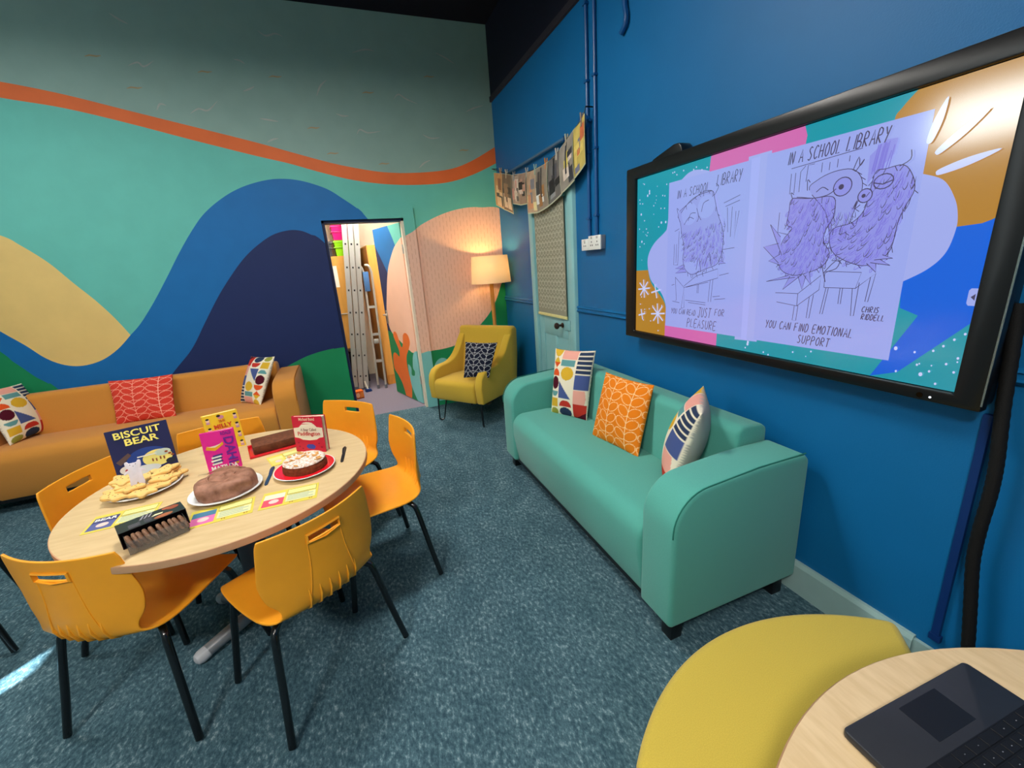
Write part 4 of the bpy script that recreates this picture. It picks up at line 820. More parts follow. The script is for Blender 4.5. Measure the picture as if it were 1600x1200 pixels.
# ------------------------------------------------------------------ moulded chairs: local +y is the way they face, origin on the floor between the feet
PROF = [(0.225,0.400),(0.212,0.426),(0.18,0.438),(0.10,0.440),(0.0,0.434),(-0.10,0.427),(-0.165,0.431),(-0.205,0.450),(-0.224,0.49),(-0.227,0.54),(-0.225,0.60),(-0.224,0.66),(-0.2245,0.687),(-0.2255,0.712),(-0.227,0.738),(-0.228,0.755)]
WID = [0.165,0.188,0.205,0.217,0.219,0.212,0.194,0.170,0.172,0.196,0.206,0.201,0.198,0.195,0.191,0.184]
CURV = [0.0,0.0,0.0,0.008,0.014,0.018,0.020,0.024,0.040,0.052,0.054,0.046,0.043,0.041,0.039,0.037]
def make_chair(label):
    t = thing('school_chair', label, 'chair', (0, 0, 0), 0, 'orange chairs around the round table')
    pr = spline(list(zip(PROF, WID, CURV)) and [(p[0], p[1], w, c) for p, w, c in zip(PROF, WID, CURV)], 3)
    us = [-1,-0.94,-0.82,-0.66,-0.5,-0.345,-0.285,-0.14,0,0.14,0.285,0.345,0.5,0.66,0.82,0.94,1]; nu = len(us)
    vs = []; fs = []
    nrow = len(pr)
    for r, (y, z, w, c) in enumerate(pr):
        a = pr[max(0, r-1)]; b = pr[min(nrow-1, r+1)]; ty, tz = b[0]-a[0], b[1]-a[1]; l = math.hypot(ty, tz); ny, nz = tz/l, -ty/l   # inner normal: up on the seat, forward on the back
        if ny < 0 and nz < 0: ny, nz = -ny, -nz
        ny, nz = abs(ny), abs(nz)
        for u in us:
            k = c*u*u; vs.append((u*w, y+ny*k, z+nz*k))
    h0, h1 = 12*3, 13*3+0                                   # rows of the hand hole
    for r in range(nrow-1):
        for i in range(nu-1):
            if h0 <= r < h1+0 and abs((us[i]+us[i+1])/2) < 0.29: continue
            a = r*nu+i; fs.append((a, a+1, a+nu+1, a+nu))
    me = bpy.data.meshes.new('shell'); me.from_pydata(vs, [], fs)
    for p in me.polygons: p.use_smooth = True
    me.materials.append(M_chair); o = bpy.data.objects.new('shell', me); col.objects.link(o); o.parent = t
    md = o.modifiers.new('thickness', 'SOLIDIFY'); md.thickness = 0.008; md.offset = 1; md.use_rim = True
    bv = o.modifiers.new('round', 'BEVEL'); bv.width = 0.0025; bv.segments = 2; bv.limit_method = 'ANGLE'; bv.angle_limit = math.radians(50)
    # rim of the hand hole, standing out at the back
    def yh(z):                                              # back surface behind the shell
        for (y0_, z0_), (y1_, z1_) in zip(PROF[8:], PROF[9:]):
            if z0_ <= z <= z1_: return y0_+(y1_-y0_)*(z-z0_)/(z1_-z0_)
        return PROF[8][0]
    g = G(); hw = 0.056
    ring = [(-hw,0.6865),(0,0.680),(hw,0.6865),(hw,0.7125),(0,0.7135),(-hw,0.7125)]
    out = [(x*1.08, z+(0.004 if z > 0.7 else -0.004)) for x, z in ring]
    vs2 = []
    for (pts, d) in ((ring,-0.006),(ring,-0.016),(out,-0.013),(out,-0.007)):
        vs2 += [(x, yh(z)+d+0.004*(x/hw)**2, z) for x, z in pts]
    f2 = []
    for k in range(3):
        for i in range(6): f2.append((k*6+i, k*6+(i+1) % 6, (k+1)*6+(i+1) % 6, (k+1)*6+i))
    g.add(vs2, f2); g.build('hand_hole_rim', M_chair, t, smooth=40)
    for s_ in (-1, 1):                                       # long ridges from the hole to the fins
        g = G(); pts = [(s_*x, yh(z)-0.0075+0.04*(x/0.19)**2, z) for x, z in ((0.059,0.684),(0.060,0.65),(0.064,0.60),(0.074,0.54),(0.082,0.50))]
        g.tube(spline(pts, 3), 0.0022, 6); g.build('back_ridge', M_chair, t)
    for k in range(6):                                       # fins under the back
        x = -0.085+0.034*k; c_ = 0.05*(x/0.19)**2
        pr2 = [(-0.165,0.428),(-0.203,0.446),(-0.222,0.485),(-0.225,0.535),(-0.2355,0.525),(-0.2395,0.490),(-0.226,0.450),(-0.20,0.430),(-0.17,0.420)]
        g = G(); g.prism([(y+c_, z) for y, z in pr2], 'x', x-0.0022, x+0.0022); g.build('fin', M_chair, t, bevel=0.0012, segs=1, bang=60, smooth=50)
    for sx in (-1, 1):
        p = [(sx*0.10,-0.10,0.414),(sx*0.155,-0.125,0.412),(sx*0.182,-0.143,0.400),(sx*0.195,-0.155,0.365),(sx*0.222,-0.183,0.18),(sx*0.2485,-0.21,0.012)]
        g = G(); g.tube(spline(p, 4), 0.0125, 12); g.build('leg', M_metal_b, t)
        p = [(sx*0.10,0.135,0.414),(sx*0.155,0.145,0.412),(sx*0.178,0.152,0.398),(sx*0.188,0.16,0.365),(sx*0.212,0.186,0.18),(sx*0.2325,0.21,0.012)]
        g = G(); g.tube(spline(p, 4), 0.0125, 12); g.build('leg', M_metal_b, t)
        g = G(); g.tube([(sx*0.10,-0.10,0.414),(sx*0.10,0.135,0.414)], 0.0115, 10); g.build('seat_rail', M_metal_b, t)
    for y in (-0.10, 0.135):
        g = G(); g.tube([(-0.1,y,0.414),(0.1,y,0.414)], 0.0115, 10); g.build('cross_rail', M_metal_b, t)
    return t
CH = [((-0.215,1.369), (-0.572,0.820), 'orange moulded chair nearest the teal sofa side with its ribbed back to the viewer'),
      ((-0.949,1.496), (0.419,0.908), 'orange moulded chair seen from behind, in front of the carton of biscuits'),
      ((0.153,2.060), (-0.979,-0.204), 'orange moulded chair seen sideways at the right edge of the round table'),
      ((-0.104,2.622), (-0.687,-0.726), 'orange moulded chair behind the red covered book and short black knife'),
      ((-0.775,2.600), (0.185,-0.983), 'orange moulded chair behind the yellow covered book, facing the room'),
      ((-1.223,2.239), (0.946,-0.323), 'orange moulded chair behind the big navy book at the table'),
      ((-1.86,2.10), (-0.3,0.954), 'orange moulded chair beyond the picture edge, only one black leg showing')]
base_chair = None
for (rc, fwd, lab) in CH:
    l = math.hypot(*fwd); fx, fy = fwd[0]/l, fwd[1]/l
    loc = (rc[0]+0.21*fx, rc[1]+0.21*fy, 0); rz = math.atan2(fy, fx)-PI/2
    if base_chair is None:
        base_chair = make_chair(lab); base_chair.location = loc; base_chair.rotation_euler = (0, 0, rz)
    else: dup(base_chair, loc, rz, lab)

# ------------------------------------------------------------------ lettering helper (built-in font turned into a flat mesh)
def lettering(name, text, size, m, parent, M, bold=0.0, width=None, shear=0.0, align='LEFT', space=1.0):
    cu = bpy.data.curves.new('text', 'FONT'); cu.body = text; cu.size = size; cu.offset = bold; cu.shear = shear; cu.align_x = align; cu.space_character = space; cu.extrude = 0.0001; cu.resolution_u = 3
    tmp = bpy.data.objects.new('tmp_text', cu); col.objects.link(tmp); bpy.context.view_layer.update()
    me = bpy.data.meshes.new_from_object(tmp.evaluated_get(bpy.context.evaluated_depsgraph_get()))
    bpy.data.objects.remove(tmp); bpy.data.curves.remove(cu)
    if width and len(me.vertices):
        xs = [v.co.x for v in me.vertices]; k = width/max(1e-6, max(xs)-min(xs)); me.transform(Matrix.Diagonal((k, 1, 1, 1)))
    me.transform(M); me.materials.clear(); me.materials.append(m)
    o = bpy.data.objects.new(name, me); col.objects.link(o); o.parent = parent; return o
_pc = {}
def ink(r, g_, b): 
    k = (r, g_, b)
    if k not in _pc: _pc[k] = mat('print_%d_%d_%d' % k, k, 0.4, 0.4, var=0.02, scale=40)
    return _pc[k]
class Print:
    """flat printed shapes on a local plane (x, z), facing -y, in paint order"""
    def __init__(s, y=0.0, step=0.00018, M=None): s.g = G(); s.ms = []; s.y = y; s.k = 0; s.step = step; s.M = M
    def poly(s, pts, rgb):
        m = ink(*rgb)
        if m not in s.ms: s.ms.append(m)
        s.g.m = s.ms.index(m); s.k += 1
        V, E, F, *_ = delaunay_2d_cdt([Vector(p) for p in pts], [(i, (i+1) % len(pts)) for i in range(len(pts))], [], 1, 1e-7)
        s.g.add([(v.x, s.y-s.step*s.k, v.y) for v in V], [tuple(f) for f in F if len(f) >= 3], s.M); return s
    def rect(s, x0, x1, z0, z1, rgb): return s.poly([(x0,z0),(x1,z0),(x1,z1),(x0,z1)], rgb)
    def done(s, name, parent): return s.g.build(name, s.ms, parent, smooth=0)
    def top(s): return s.y-s.step*(s.k+1)
def face_M(y): return Matrix.Translation((0, y, 0)) @ Matrix.Rotation(PI/2, 4, 'X')      # text plane -> faces -y

# ------------------------------------------------------------------ books standing on the table; local x along the cover, -y the way the cover faces
def book(label, p0, p1, h, thick, rgb, open_=16, lean=4, paper=(232,224,200)):
    w = math.hypot(p1[0]-p0[0], p1[1]-p0[1]); rz = math.atan2(p1[1]-p0[1], p1[0]-p0[0])
    t = thing('book', label, 'book', (p0[0], p0[1], TZ), rz, 'books standing on the round table')
    t.rotation_euler = (math.radians(-lean), 0, rz)
    G().box(0, w, 0, 0.0016, 0.0, h).build('front_cover', ink(*rgb), t, smooth=0)
    # the block of pages stands behind, swung open round the spine so that the book stays upright
    Mb = Matrix.Translation((0, 0.002, 0)) @ Matrix.Rotation(math.radians(open_), 4, 'Z')
    G().box(0.002, w-0.004, 0, thick, 0.002, h-0.003, Mb).build('pages', mat('page_paper_%d' % paper[2], paper, 0.8, 0.2, var=0.05, scale=200), t, smooth=0)
    G().box(0, w, thick, thick+0.0016, 0.0, h, Mb).build('back_cover', ink(*rgb), t, smooth=0)
    g = G(); g.box(-0.0012, 0.0006, 0, thick+0.003, 0, h, Mb); g.build('spine', ink(*rgb), t, smooth=0)
    return t, w, h
# big navy picture book
t, w, h = book('large navy picture book with a yellow title standing behind the plate of biscuits', (-1.056,2.149), (-0.853,2.201), 0.216, 0.010, (34,38,84), 6, 10)
P = Print(-0.0003)
P.poly(ell(w*0.56, h*0.30, w*0.36, h*0.24, 28), (38,66,140)).poly([(w*0.04,h*0.36),(w*0.26,h*0.50),(w*0.30,h*0.44),(w*0.10,h*0.28)], (96,74,70))
P.poly(ell(w*0.70, h*0.28, w*0.25, h*0.17, 24), (240,228,130)).poly(ell(w*0.80, h*0.37, w*0.14, h*0.07, 18, 0.2), (196,214,196)).poly(ell(w*0.18, h*0.17, w*0.12, h*0.085, 20), (222,214,206)).poly(ell(w*0.20, h*0.155, w*0.06, h*0.04, 14), (184,60,64))
P.poly(ell(w*0.90, h*0.16, w*0.085, h*0.055, 16), (36,44,60))
for a, b in ((0.60,0.22),(0.66,0.21),(0.73,0.23),(0.79,0.22)): P.rect(w*a, w*(a+0.025), h*b, h*(b+0.06), (150,84,50))
for a, b in ((0.86,0.36),(0.91,0.31),(0.95,0.27)): P.poly(ell(w*a, h*b, w*0.03, h*0.02, 10), (150,70,40))
P.rect(w*0.38, w*0.70, h*0.36, h*0.385, (226,226,216)).poly(ell(w*0.42, h*0.10, w*0.30, h*0.09, 20), (214,222,226))
P.done('cover_print', t)
M_ly = ink(250,236,120)
lettering('title_lettering', 'BISCUIT', 0.040, M_ly, t, face_M(-0.0045) @ Matrix.Translation((w*0.11, h*0.815, 0)) @ Matrix.Rotation(0.02, 4, 'Z'), 0.0009, w*0.76)
lettering('title_lettering', 'BEAR', 0.040, M_ly, t, face_M(-0.0045) @ Matrix.Translation((w*0.25, h*0.655, 0)), 0.0010, w*0.55)
# yellow paperback
t, w, h = book('thick yellow paperback with an orange title standing at the back of the table', (-0.735,2.262), (-0.601,2.311), 0.188, 0.022, (246,206,52), 3, 5, (240,232,206))
P = Print(-0.0003); rr = random.Random(2)
for k in range(4):
    for a in (0.12, 0.90): P.poly(ell(w*a, h*(0.12+0.25*k), w*0.055, h*0.045, 10), (244,208,180)).poly(ell(w*a, h*(0.155+0.25*k), w*0.05, h*0.025, 10), (44,34,40)).rect(w*(a-0.05), w*(a+0.05), h*(0.03+0.25*k), h*(0.075+0.25*k), (206,150,176))
P.poly(ell(w*0.5, h*0.90, w*0.09, h*0.05, 12), (206,140,160)).poly(ell(w*0.44, h*0.94, w*0.06, h*0.03, 10), (44,34,40))
P.done('cover_print', t); M_rd = ink(206,76,40); y = -0.006
lettering('title_lettering', 'THE', 0.016, M_rd, t, face_M(y) @ Matrix.Translation((w*0.40, h*0.77, 0)), 0.0004, w*0.20)
for s_, z in (('MILLY', 0.62), ('MOLLY', 0.47), ('MANDY', 0.32)): lettering('title_lettering', s_, 0.028, M_rd, t, face_M(y) @ Matrix.Translation((w*0.24, h*z, 0)), 0.0011, w*0.52)
# pink paperback
t, w, h = book('bright pink paperback with purple letters standing behind the chocolate cake', (-0.683,2.007), (-0.562,2.019), 0.182, 0.014, (232,40,150), 6, 6)
P = Print(-0.0003)
P.poly([(w*0.06,h*0.60),(w*0.33,h*0.54),(w*0.62,h*0.66),(w*0.60,h*0.73),(w*0.36,h*0.63),(w*0.12,h*0.68)], (236,168,40)).poly([(w*0.12,h*0.655),(w*0.35,h*0.62),(w*0.58,h*0.70),(w*0.37,h*0.665)], (240,228,200))
for k, (a, z, c) in enumerate(((0.16,0.20,(232,232,226)),(0.20,0.245,(60,60,120)),(0.15,0.28,(236,236,230)),(0.20,0.325,(50,60,110)),(0.18,0.36,(232,232,226)),(0.23,0.40,(80,60,140)))): P.poly([(w*a,h*z),(w*(a+0.30),h*(z+0.015)),(w*(a+0.28),h*(z+0.055)),(w*(a-0.01),h*(z+0.04))], c)
P.poly(ell(w*0.78, h*0.30, w*0.09, h*0.035, 12), (70,110,200)).poly(ell(w*0.90, h*0.17, w*0.05, h*0.04, 10), (220,170,50))
P.done('cover_print', t); M_pu = ink(112,40,150)
lettering('author_lettering', 'DAHL', 0.05, M_pu, t, face_M(-0.005) @ Matrix.Translation((w*0.66, h*0.84, 0)) @ Matrix.Rotation(-PI/2, 4, 'Z'), 0.001, h*0.72)
lettering('author_lettering', 'ROALD', 0.020, M_pu, t, face_M(-0.005) @ Matrix.Translation((w*0.60, h*0.89, 0)), 0.0005, w*0.32)
lettering('title_lettering', 'MATILDA', 0.026, ink(244,240,240), t, face_M(-0.005) @ Matrix.Translation((w*0.10, h*0.075, 0)), 0.0008, w*0.80)
# red paperback
t, w, h = book('red and cream paperback about a bear standing behind the sugar dusted cake', (-0.348,2.075), (-0.216,2.0), 0.172, 0.014, (206,30,60), 6, 5)
P = Print(-0.0003)
P.poly([(w*0.02,h*0.42),(w*0.02,h*0.68),(w*0.20,h*0.70),(w*0.30,h*0.78)]+ell(w*0.5, h*0.76, w*0.22, h*0.085, 14, -0.1)[1:7]+[(w*0.72,h*0.78),(w*0.80,h*0.70),(w*0.98,h*0.68),(w*0.98,h*0.42),(w*0.84,h*0.40),(w*0.74,h*0.35),(w*0.5,h*0.33),(w*0.28,h*0.35),(w*0.16,h*0.40)], (240,230,204))
P.poly([(w*0.42,h*0.10),(w*0.36,h*0.16),(w*0.42,h*0.22),(w*0.60,h*0.22),(w*0.68,h*0.16),(w*0.62,h*0.08)], (58,70,170))
for a, b in ((0.14,0.16),(0.24,0.10),(0.80,0.24),(0.88,0.14),(0.12,0.26)): P.poly(ell(w*a, h*b, w*0.03, h*0.02, 8), (150,20,50))
P.done('cover_print', t)
lettering('author_lettering', 'Michael Bond', 0.02, ink(244,214,180), t, face_M(-0.0032) @ Matrix.Translation((w*0.24, h*0.89, 0)), 0.0002, w*0.52)
lettering('title_lettering', 'A Bear Called', 0.018, ink(150,120,110), t, face_M(-0.0032) @ Matrix.Translation((w*0.26, h*0.60, 0)), 0.0002, w*0.52)
lettering('title_lettering', 'Paddington', 0.026, ink(206,60,60), t, face_M(-0.0032) @ Matrix.Translation((w*0.14, h*0.475, 0)), 0.0004, w*0.74)

# ------------------------------------------------------------------ plates, cakes, biscuits
M_plate = mat('white_glaze', (236,236,234), 0.15, 0.6, var=0.01, scale=20, coat=0.4)
M_redp = mat('red_glaze', (216,24,36), 0.2, 0.6, var=0.02, scale=20, coat=0.4)
def plate(label, c, r, m, rim=None):
    t = thing('plate', label, 'plate', (c[0], c[1], TZ))
    g = G(); g.lathe([(0,0.004),(r*0.60,0.004),(r*0.62,0.0),(r*0.66,0.0),(r*0.68,0.005),(r*0.97,0.015),(r,0.0175),(r*0.99,0.019),(r*0.96,0.0185),(r*0.70,0.009),(r*0.6,0.0075),(0,0.0075)], 56)
    g.build('dish', rim or m, t, smooth=50)
    if rim:
        g = G(); g.lathe([(r*0.965,0.0190),(r*0.70,0.0096),(r*0.6,0.0081),(0,0.0081)], 56); g.build('red_glaze', m, t, smooth=50)
    return t
plate('white round plate holding the chocolate frosted cake', (-0.570,1.792), 0.126, M_plate)
plate('white round plate under the pile of golden biscuits', (-0.905,1.995), 0.128, M_plate)
plate('red plate with white rim under the sugar dusted cake', (-0.292,1.838), 0.120, M_redp, M_plate)
def blob_cake(name, label, c, r, h, m, seed, sides=1.0, wob=0.05, top=0.012):
    rr = random.Random(seed); ph = [rr.uniform(0, 6) for _ in range(6)]
    t = thing(name, label, 'cake', (c[0], c[1], TZ+0.0082))
    n = 72; vs = []; prof = [(0.0,0.0),(0.95,0.0),(1.0,0.06),(1.005,0.3),(0.995,0.55),(0.97,0.76),(0.92,0.89),(0.83,0.97),(0.62,1.02),(0.35,1.03),(0.15,1.02),(0.0,1.02)]
    fs = []
    for k, (q, z) in enumerate(prof):
        for j in range(n):
            a = 2*PI*j/n; wv = 1+wob*(math.sin(3*a+ph[0]+z*2)*0.5+math.sin(7*a+ph[1]+3*z)*0.3+math.sin(13*a+ph[2])*0.2)
            zz = h*z+(top*(math.sin(4*a+ph[3])*math.sin(9*q+ph[4])) if z > 0.8 else 0)
            vs.append((r*q*wv*math.cos(a), r*q*wv*sides*math.sin(a), zz))
    for k in range(len(prof)-1):
        for j in range(n): fs.append((k*n+j, k*n+(j+1) % n, (k+1)*n+(j+1) % n, (k+1)*n+j))
    g = G(); g.add(vs, fs); return t, g
M_choc = mat('chocolate_frosting', (136,92,70), 0.55, 0.4, var=0.14, scale=30, bump=1.0, bscale=45, rgb2=(156,110,88))
M_spon = mat('dark_sponge', (122,58,34), 0.85, 0.2, var=0.2, scale=90, bump=0.6, bscale=160)
M_sugar = mat('icing_sugar', (196,150,120), 0.9, 0.2, var=0.05, scale=130, bump=0.4, bscale=200, rgb2=(240,232,224))
M_flake = mat('toasted_almond', (206,150,84), 0.7, 0.3, var=0.1, scale=120)
t, g = blob_cake('chocolate_cake', 'round cake thickly covered in swirled chocolate frosting on a white plate', (-0.566,1.790), 0.103, 0.062, M_choc, 3, 0.97, 0.09, 0.0045); g.build('frosting', M_choc, t, smooth=80)
g = G(); rr = random.Random(8)
for k in range(9):
    a0, r1, z = rr.uniform(0, 6), rr.uniform(0.02, 0.09), 0.0635
    g.tube([(r1*math.cos(a0+q*0.22), r1*0.97*math.sin(a0+q*0.22), z+0.001*math.sin(q)) for q in range(6)], [0.001,0.003,0.004,0.004,0.003,0.001], 6)
g.build('frosting_swirl', M_choc, t, props=STUFF)
t, g = blob_cake('dusted_cake', 'round brown sponge cake dusted with icing sugar and almond flakes on a red plate', (-0.288,1.832), 0.086, 0.048, M_spon, 5, 1.0, 0.015, 0.0015); g.build('sponge', M_spon, t, smooth=60)
g = G(); g.lathe([(0.0825,0.044),(0.0805,0.0485),(0.07,0.0505),(0.04,0.0512),(0.0,0.0512)], 48); g.build('icing_sugar', M_sugar, t, smooth=60)
g = G(); rr = random.Random(4)
for k in range(26):
    a, q = rr.uniform(0, 6.28), 0.076*math.sqrt(rr.random()); x, y = q*math.cos(a), q*math.sin(a); s_ = rr.uniform(0.006, 0.013)
    Mx = Matrix.Translation((x, y, 0.0525)) @ Matrix.Rotation(rr.uniform(0, 3), 4, 'Z') @ Matrix.Rotation(rr.uniform(-.25, .25), 4, 'X')
    g.prism(ell(0, 0, s_, s_*0.55, 8), 'z', -0.001, 0.0012, Mx)
g.build('almond_flakes', M_flake, t, props=STUFF, smooth=0)
# brownie slab on a red tray
bt = thing('tray', 'red rectangular tray under the slab of brownie at the back of the table', 'tray', (-0.445,2.205,TZ), math.radians(14))
g = G(); g.box(-0.125,0.125,-0.085,0.085,0,0.006); g.build('base', M_redp, bt, bevel=0.004)
g = G(); g.tube([(-0.122,-0.082,0.008),(0.122,-0.082,0.008),(0.122,0.082,0.008),(-0.122,0.082,0.008)], 0.005, 6, closed=True); g.build('rim', M_redp, bt)
br_ = thing('brownie_slab', 'long slab of dark chocolate brownie on a red tray', 'cake', (-0.443,2.208,TZ+0.0065), math.radians(14))
g = G(); g.box(-0.108,0.108,-0.068,0.068,0,0.040); g.build('brownie', mat('brownie_crumb', (100,56,34), 0.75, 0.3, var=0.25, scale=50, bump=0.5, bscale=120), br_, bevel=0.006, segs=2)
# biscuits: rounded bear-like cut outs with dark chips
BIS = mat('biscuit_dough', (232,196,126), 0.8, 0.2, var=0.12, scale=60, bump=0.35, bscale=160, rgb2=(226,180,104))
CHIP = mat('biscuit_chip', (92,62,50), 0.5, 0.3, var=0.1, scale=60)
def bear_outline(s):
    pts = []
    for k in range(40):
        a = 2*PI*k/40; r = 0.40
        for c, h, w in ((90, 0.36, 0.42), (22, 0.20, 0.40), (158, 0.20, 0.40), (-58, 0.30, 0.36), (-122, 0.30, 0.36)):
            d = (a-math.radians(c)+PI) % (2*PI)-PI; r += h*math.exp(-(d/w)**2)
        pts.append((r*s*math.cos(a), r*s*math.sin(a)))
    return pts
def make_biscuit():
    t = thing('biscuit', '', 'biscuit', (0, 0, 0), 0, 'biscuits piled on the white plate')
    g = G(); g.prism(bear_outline(0.076), 'z', 0.0, 0.0125); g.build('dough', BIS, t, bevel=0.0045, segs=3, bang=50, smooth=60)
    g = G()
    for (x, y) in ((-0.009,0.030),(0.010,0.031),(0.0,0.004),(0.012,-0.012),(-0.014,0.012),(0.002,0.019)): g.lathe([(0.0028,0.0112),(0.0024,0.0130),(0,0.0136)], 7, Matrix.Translation((x, y, 0)))
    g.build('chips', CHIP, t, smooth=60, props=STUFF)
    return t
BL = [(-0.985,1.965,0.020,2.6,0.0,'biscuit at the left edge of the plate, poking over the rim'),(-0.955,1.915,0.020,1.9,0.1,'biscuit at the front left of the plate pointing at the carton'),(-0.880,1.905,0.020,0.9,0.05,'rounded biscuit at the front middle of the plate'),
      (-0.985,2.045,0.020,0.6,0.0,'biscuit at the back left of the plate under another biscuit'),(-0.905,2.075,0.020,0.2,0.0,'biscuit at the back of the plate against the navy book'),(-0.820,2.030,0.020,-1.2,0.0,'lowest biscuit at the right side of the plate'),
      (-0.835,1.955,0.020,-1.0,0.0,'biscuit lying across the front right rim of the plate'),(-0.955,1.985,0.031,1.3,0.12,'upper biscuit of the left heap with chips showing'),(-0.925,1.945,0.031,-1.9,0.1,'upper biscuit in front of the white bear shape'),
      (-0.845,2.045,0.031,-1.1,0.1,'middle biscuit of the right heap'),(-0.835,1.990,0.031,-1.4,-0.08,'long biscuit lying over the right heap towards the rim'),(-0.845,2.040,0.044,-1.25,0.14,'topmost biscuit of the right heap'),(-0.975,2.015,0.043,0.8,0.1,'topmost biscuit of the left heap')]
b0 = None
for (x, y, z, rz, rx, lab) in BL:
    if b0 is None: b0 = make_biscuit(); o = b0; o['label'] = lab; o.location = (x, y, TZ+z); 
    else: o = dup(b0, (x, y, TZ+z), rz, lab)
    o.rotation_euler = (rx, 0.04*math.sin(7*x), rz)
t = thing('bear_shape', 'flat white bear shaped cut out standing among the biscuits', 'bear shape', (-0.905,1.955,TZ+0.040), math.radians(12)); t.rotation_euler = (math.radians(-12), 0, math.radians(12))
WB = mat('white_icing', (226,220,230), 0.6, 0.3, var=0.03, scale=60)
wo = [(0,0.62),(0.12,0.62),(0.17,0.70),(0.25,0.68),(0.26,0.58),(0.24,0.44),(0.18,0.36),(0.26,0.32),(0.36,0.22),(0.33,0.16),(0.22,0.20),(0.22,-0.05),(0.24,-0.30),(0.17,-0.34),(0.04,-0.32),(0.03,-0.24),(0,-0.22)]
g = G(); g.prism([(x*0.095, (z+0.34)*0.095) for x, z in spline(wo+[(-x, z) for x, z in wo[-2:0:-1]], 2, True)], 'y', -0.003, 0.003); g.build('body', WB, t, bevel=0.0012, segs=2, bang=50, smooth=60)
P = Print(-0.0034)
for a in (-0.0085, 0.0085): P.poly(ell(a, 0.085, 0.0016, 0.0018, 8), (90,90,110))
P.poly(ell(0, 0.078, 0.002, 0.0014, 8), (120,100,110)); P.done('face_print', t)
# knives
def knife(label, a, b, rgb):
    l = math.hypot(a[0]-b[0], a[1]-b[1]); t = thing('knife', label, 'knife', (b[0], b[1], TZ), math.atan2(a[1]-b[1], a[0]-b[0]), 'plastic knives on the round table')
    m = mat('knife_%d' % rgb[2], rgb, 0.3, 0.5, var=0.02, scale=40)
    g = G(); g.prism(spline([(0,-0.006),(0.002,0.006),(l*0.5,0.0065),(l*0.55,0.0045)], 3)+spline([(l*0.58,0.008),(l*0.8,0.0105),(l*0.95,0.008),(l,0.0)], 3)+[(l*0.9,-0.006),(l*0.56,-0.0055),(l*0.5,-0.0065)], 'z', 0.0005, 0.0035); g.build('blade_and_handle', m, t, bevel=0.0008, segs=1, smooth=50)
    return t
knife('dark blue plastic knife between the chocolate cake and the dusted cake', (-0.428,1.952), (-0.433,1.775), (34,62,92))
knife('black plastic knife lying alone near the right rim of the round table', (-0.132,2.016), (-0.147,1.845), (30,28,30))
# yellow information cards
def card(label, c, w, d, rz, pic, pic2, title):
    t = thing('card', label, 'card', (c[0], c[1], TZ), rz, 'yellow cards lying by the cakes')
    G().box(-w/2, w/2, -d/2, d/2, 0.0003, 0.0012).build('card_sheet', ink(218,200,80), t, smooth=0)
    M_ = Matrix.Translation((0, 0, 0.0013)) @ Matrix.Rotation(-PI/2, 4, 'X')      # plane (x,z) facing -y  ->  lying, facing up
    P = Print(0, 0.00012, M_)
    P.rect(-w*0.46, -w*0.10, -d*0.40, d*0.32, pic).rect(-w*0.46, -w*0.10, d*0.02, d*0.32, pic2).poly(ell(-w*0.27, -d*0.15, w*0.09, d*0.12, 12), (236,200,190))
    P.rect(-w*0.06, w*0.46, d*0.12, d*0.42, (40,40,34)).rect(-w*0.055, w*0.455, d*0.135, d*0.405, (226,218,140))
    P.rect(-w*0.06, w*0.46, -d*0.34, d*0.06, (216,216,164))
    for k in range(4): P.rect(-w*0.03, w*(0.42-0.08*(k % 2)), -d*(0.26-0.09*k), -d*(0.235-0.09*k), (120,150,150))
    for k in (0.02, 0.06, 0.36, 0.40): P.rect(w*k, w*(k+0.02), -d*0.44, -d*0.39, (150,90,40))
    P.done('card_print', t)
    if title: lettering('card_lettering', title, d*0.2, ink(240,240,240), t, Matrix.Translation((-w*0.44, d*0.10, 0.0027)), 0.0006, w*0.32)
    return t
card('yellow card with a pink and blue cover picture in front of the chocolate cake', (-0.550,1.622), 0.200, 0.125, 0.09, (226,110,170), (70,120,150), None)
card('yellow card with a red cover picture in front of the red plate', (-0.330,1.630), 0.195, 0.125, -0.02, (220,80,100), (232,216,190), None)
card('yellow card half tucked under the sugar dusted cake and the brownie tray', (-0.385,2.035), 0.15, 0.125, 0.35, (222,206,110), (226,214,140), None)
card('yellow card with a navy cover picture under the biscuit carton', (-0.890,1.762), 0.20, 0.125, 0.06, (88,96,150), (60,60,110), 'BEAR')
# carton of chocolate biscuits: dark sleeve and a clear tray pulled out towards the viewer
ct = thing('biscuit_carton', 'open dark carton of chocolate biscuits with clear tray near the table rim', 'carton', (-0.735,1.590,TZ+0.0015), math.radians(28))
DK = mat('carton_card', (36,24,32), 0.3, 0.5, var=0.05, scale=20, coat=0.3)
g = G()
for (a, b, c, d, e, f) in ((-0.088,0.088,-0.038,0.038,0.0555,0.057),(-0.088,0.088,-0.038,0.038,0.0,0.0015),(-0.088,0.088,0.0365,0.038,0.0015,0.0555),(0.0865,0.088,-0.038,0.0365,0.0015,0.0555),(-0.088,-0.0865,-0.038,0.0365,0.0015,0.0555)): g.box(a,b,c,d,e,f)
g.build('sleeve', DK, ct, smooth=0)
P = Print(0, 0.00015, Matrix.Translation((0, 0, 0.0572)) @ Matrix.Rotation(-PI/2, 4, 'X'))
P.poly(ell(0.062,0.016,0.017,0.014,14),(150,74,50)).poly(ell(0.045,0.024,0.012,0.009,12),(170,90,60)).poly(ell(0.03,-0.024,0.026,0.012,14),(168,96,62)).poly([(0.0,-0.004),(0.012,0.008),(0.034,0.004),(0.03,-0.005)],(226,214,170))
for k in range(3): P.poly([(-0.03+0.011*k,0.004),(-0.024+0.011*k,0.004),(-0.012+0.011*k,0.032),(-0.016+0.011*k,0.032)],(150,146,156))
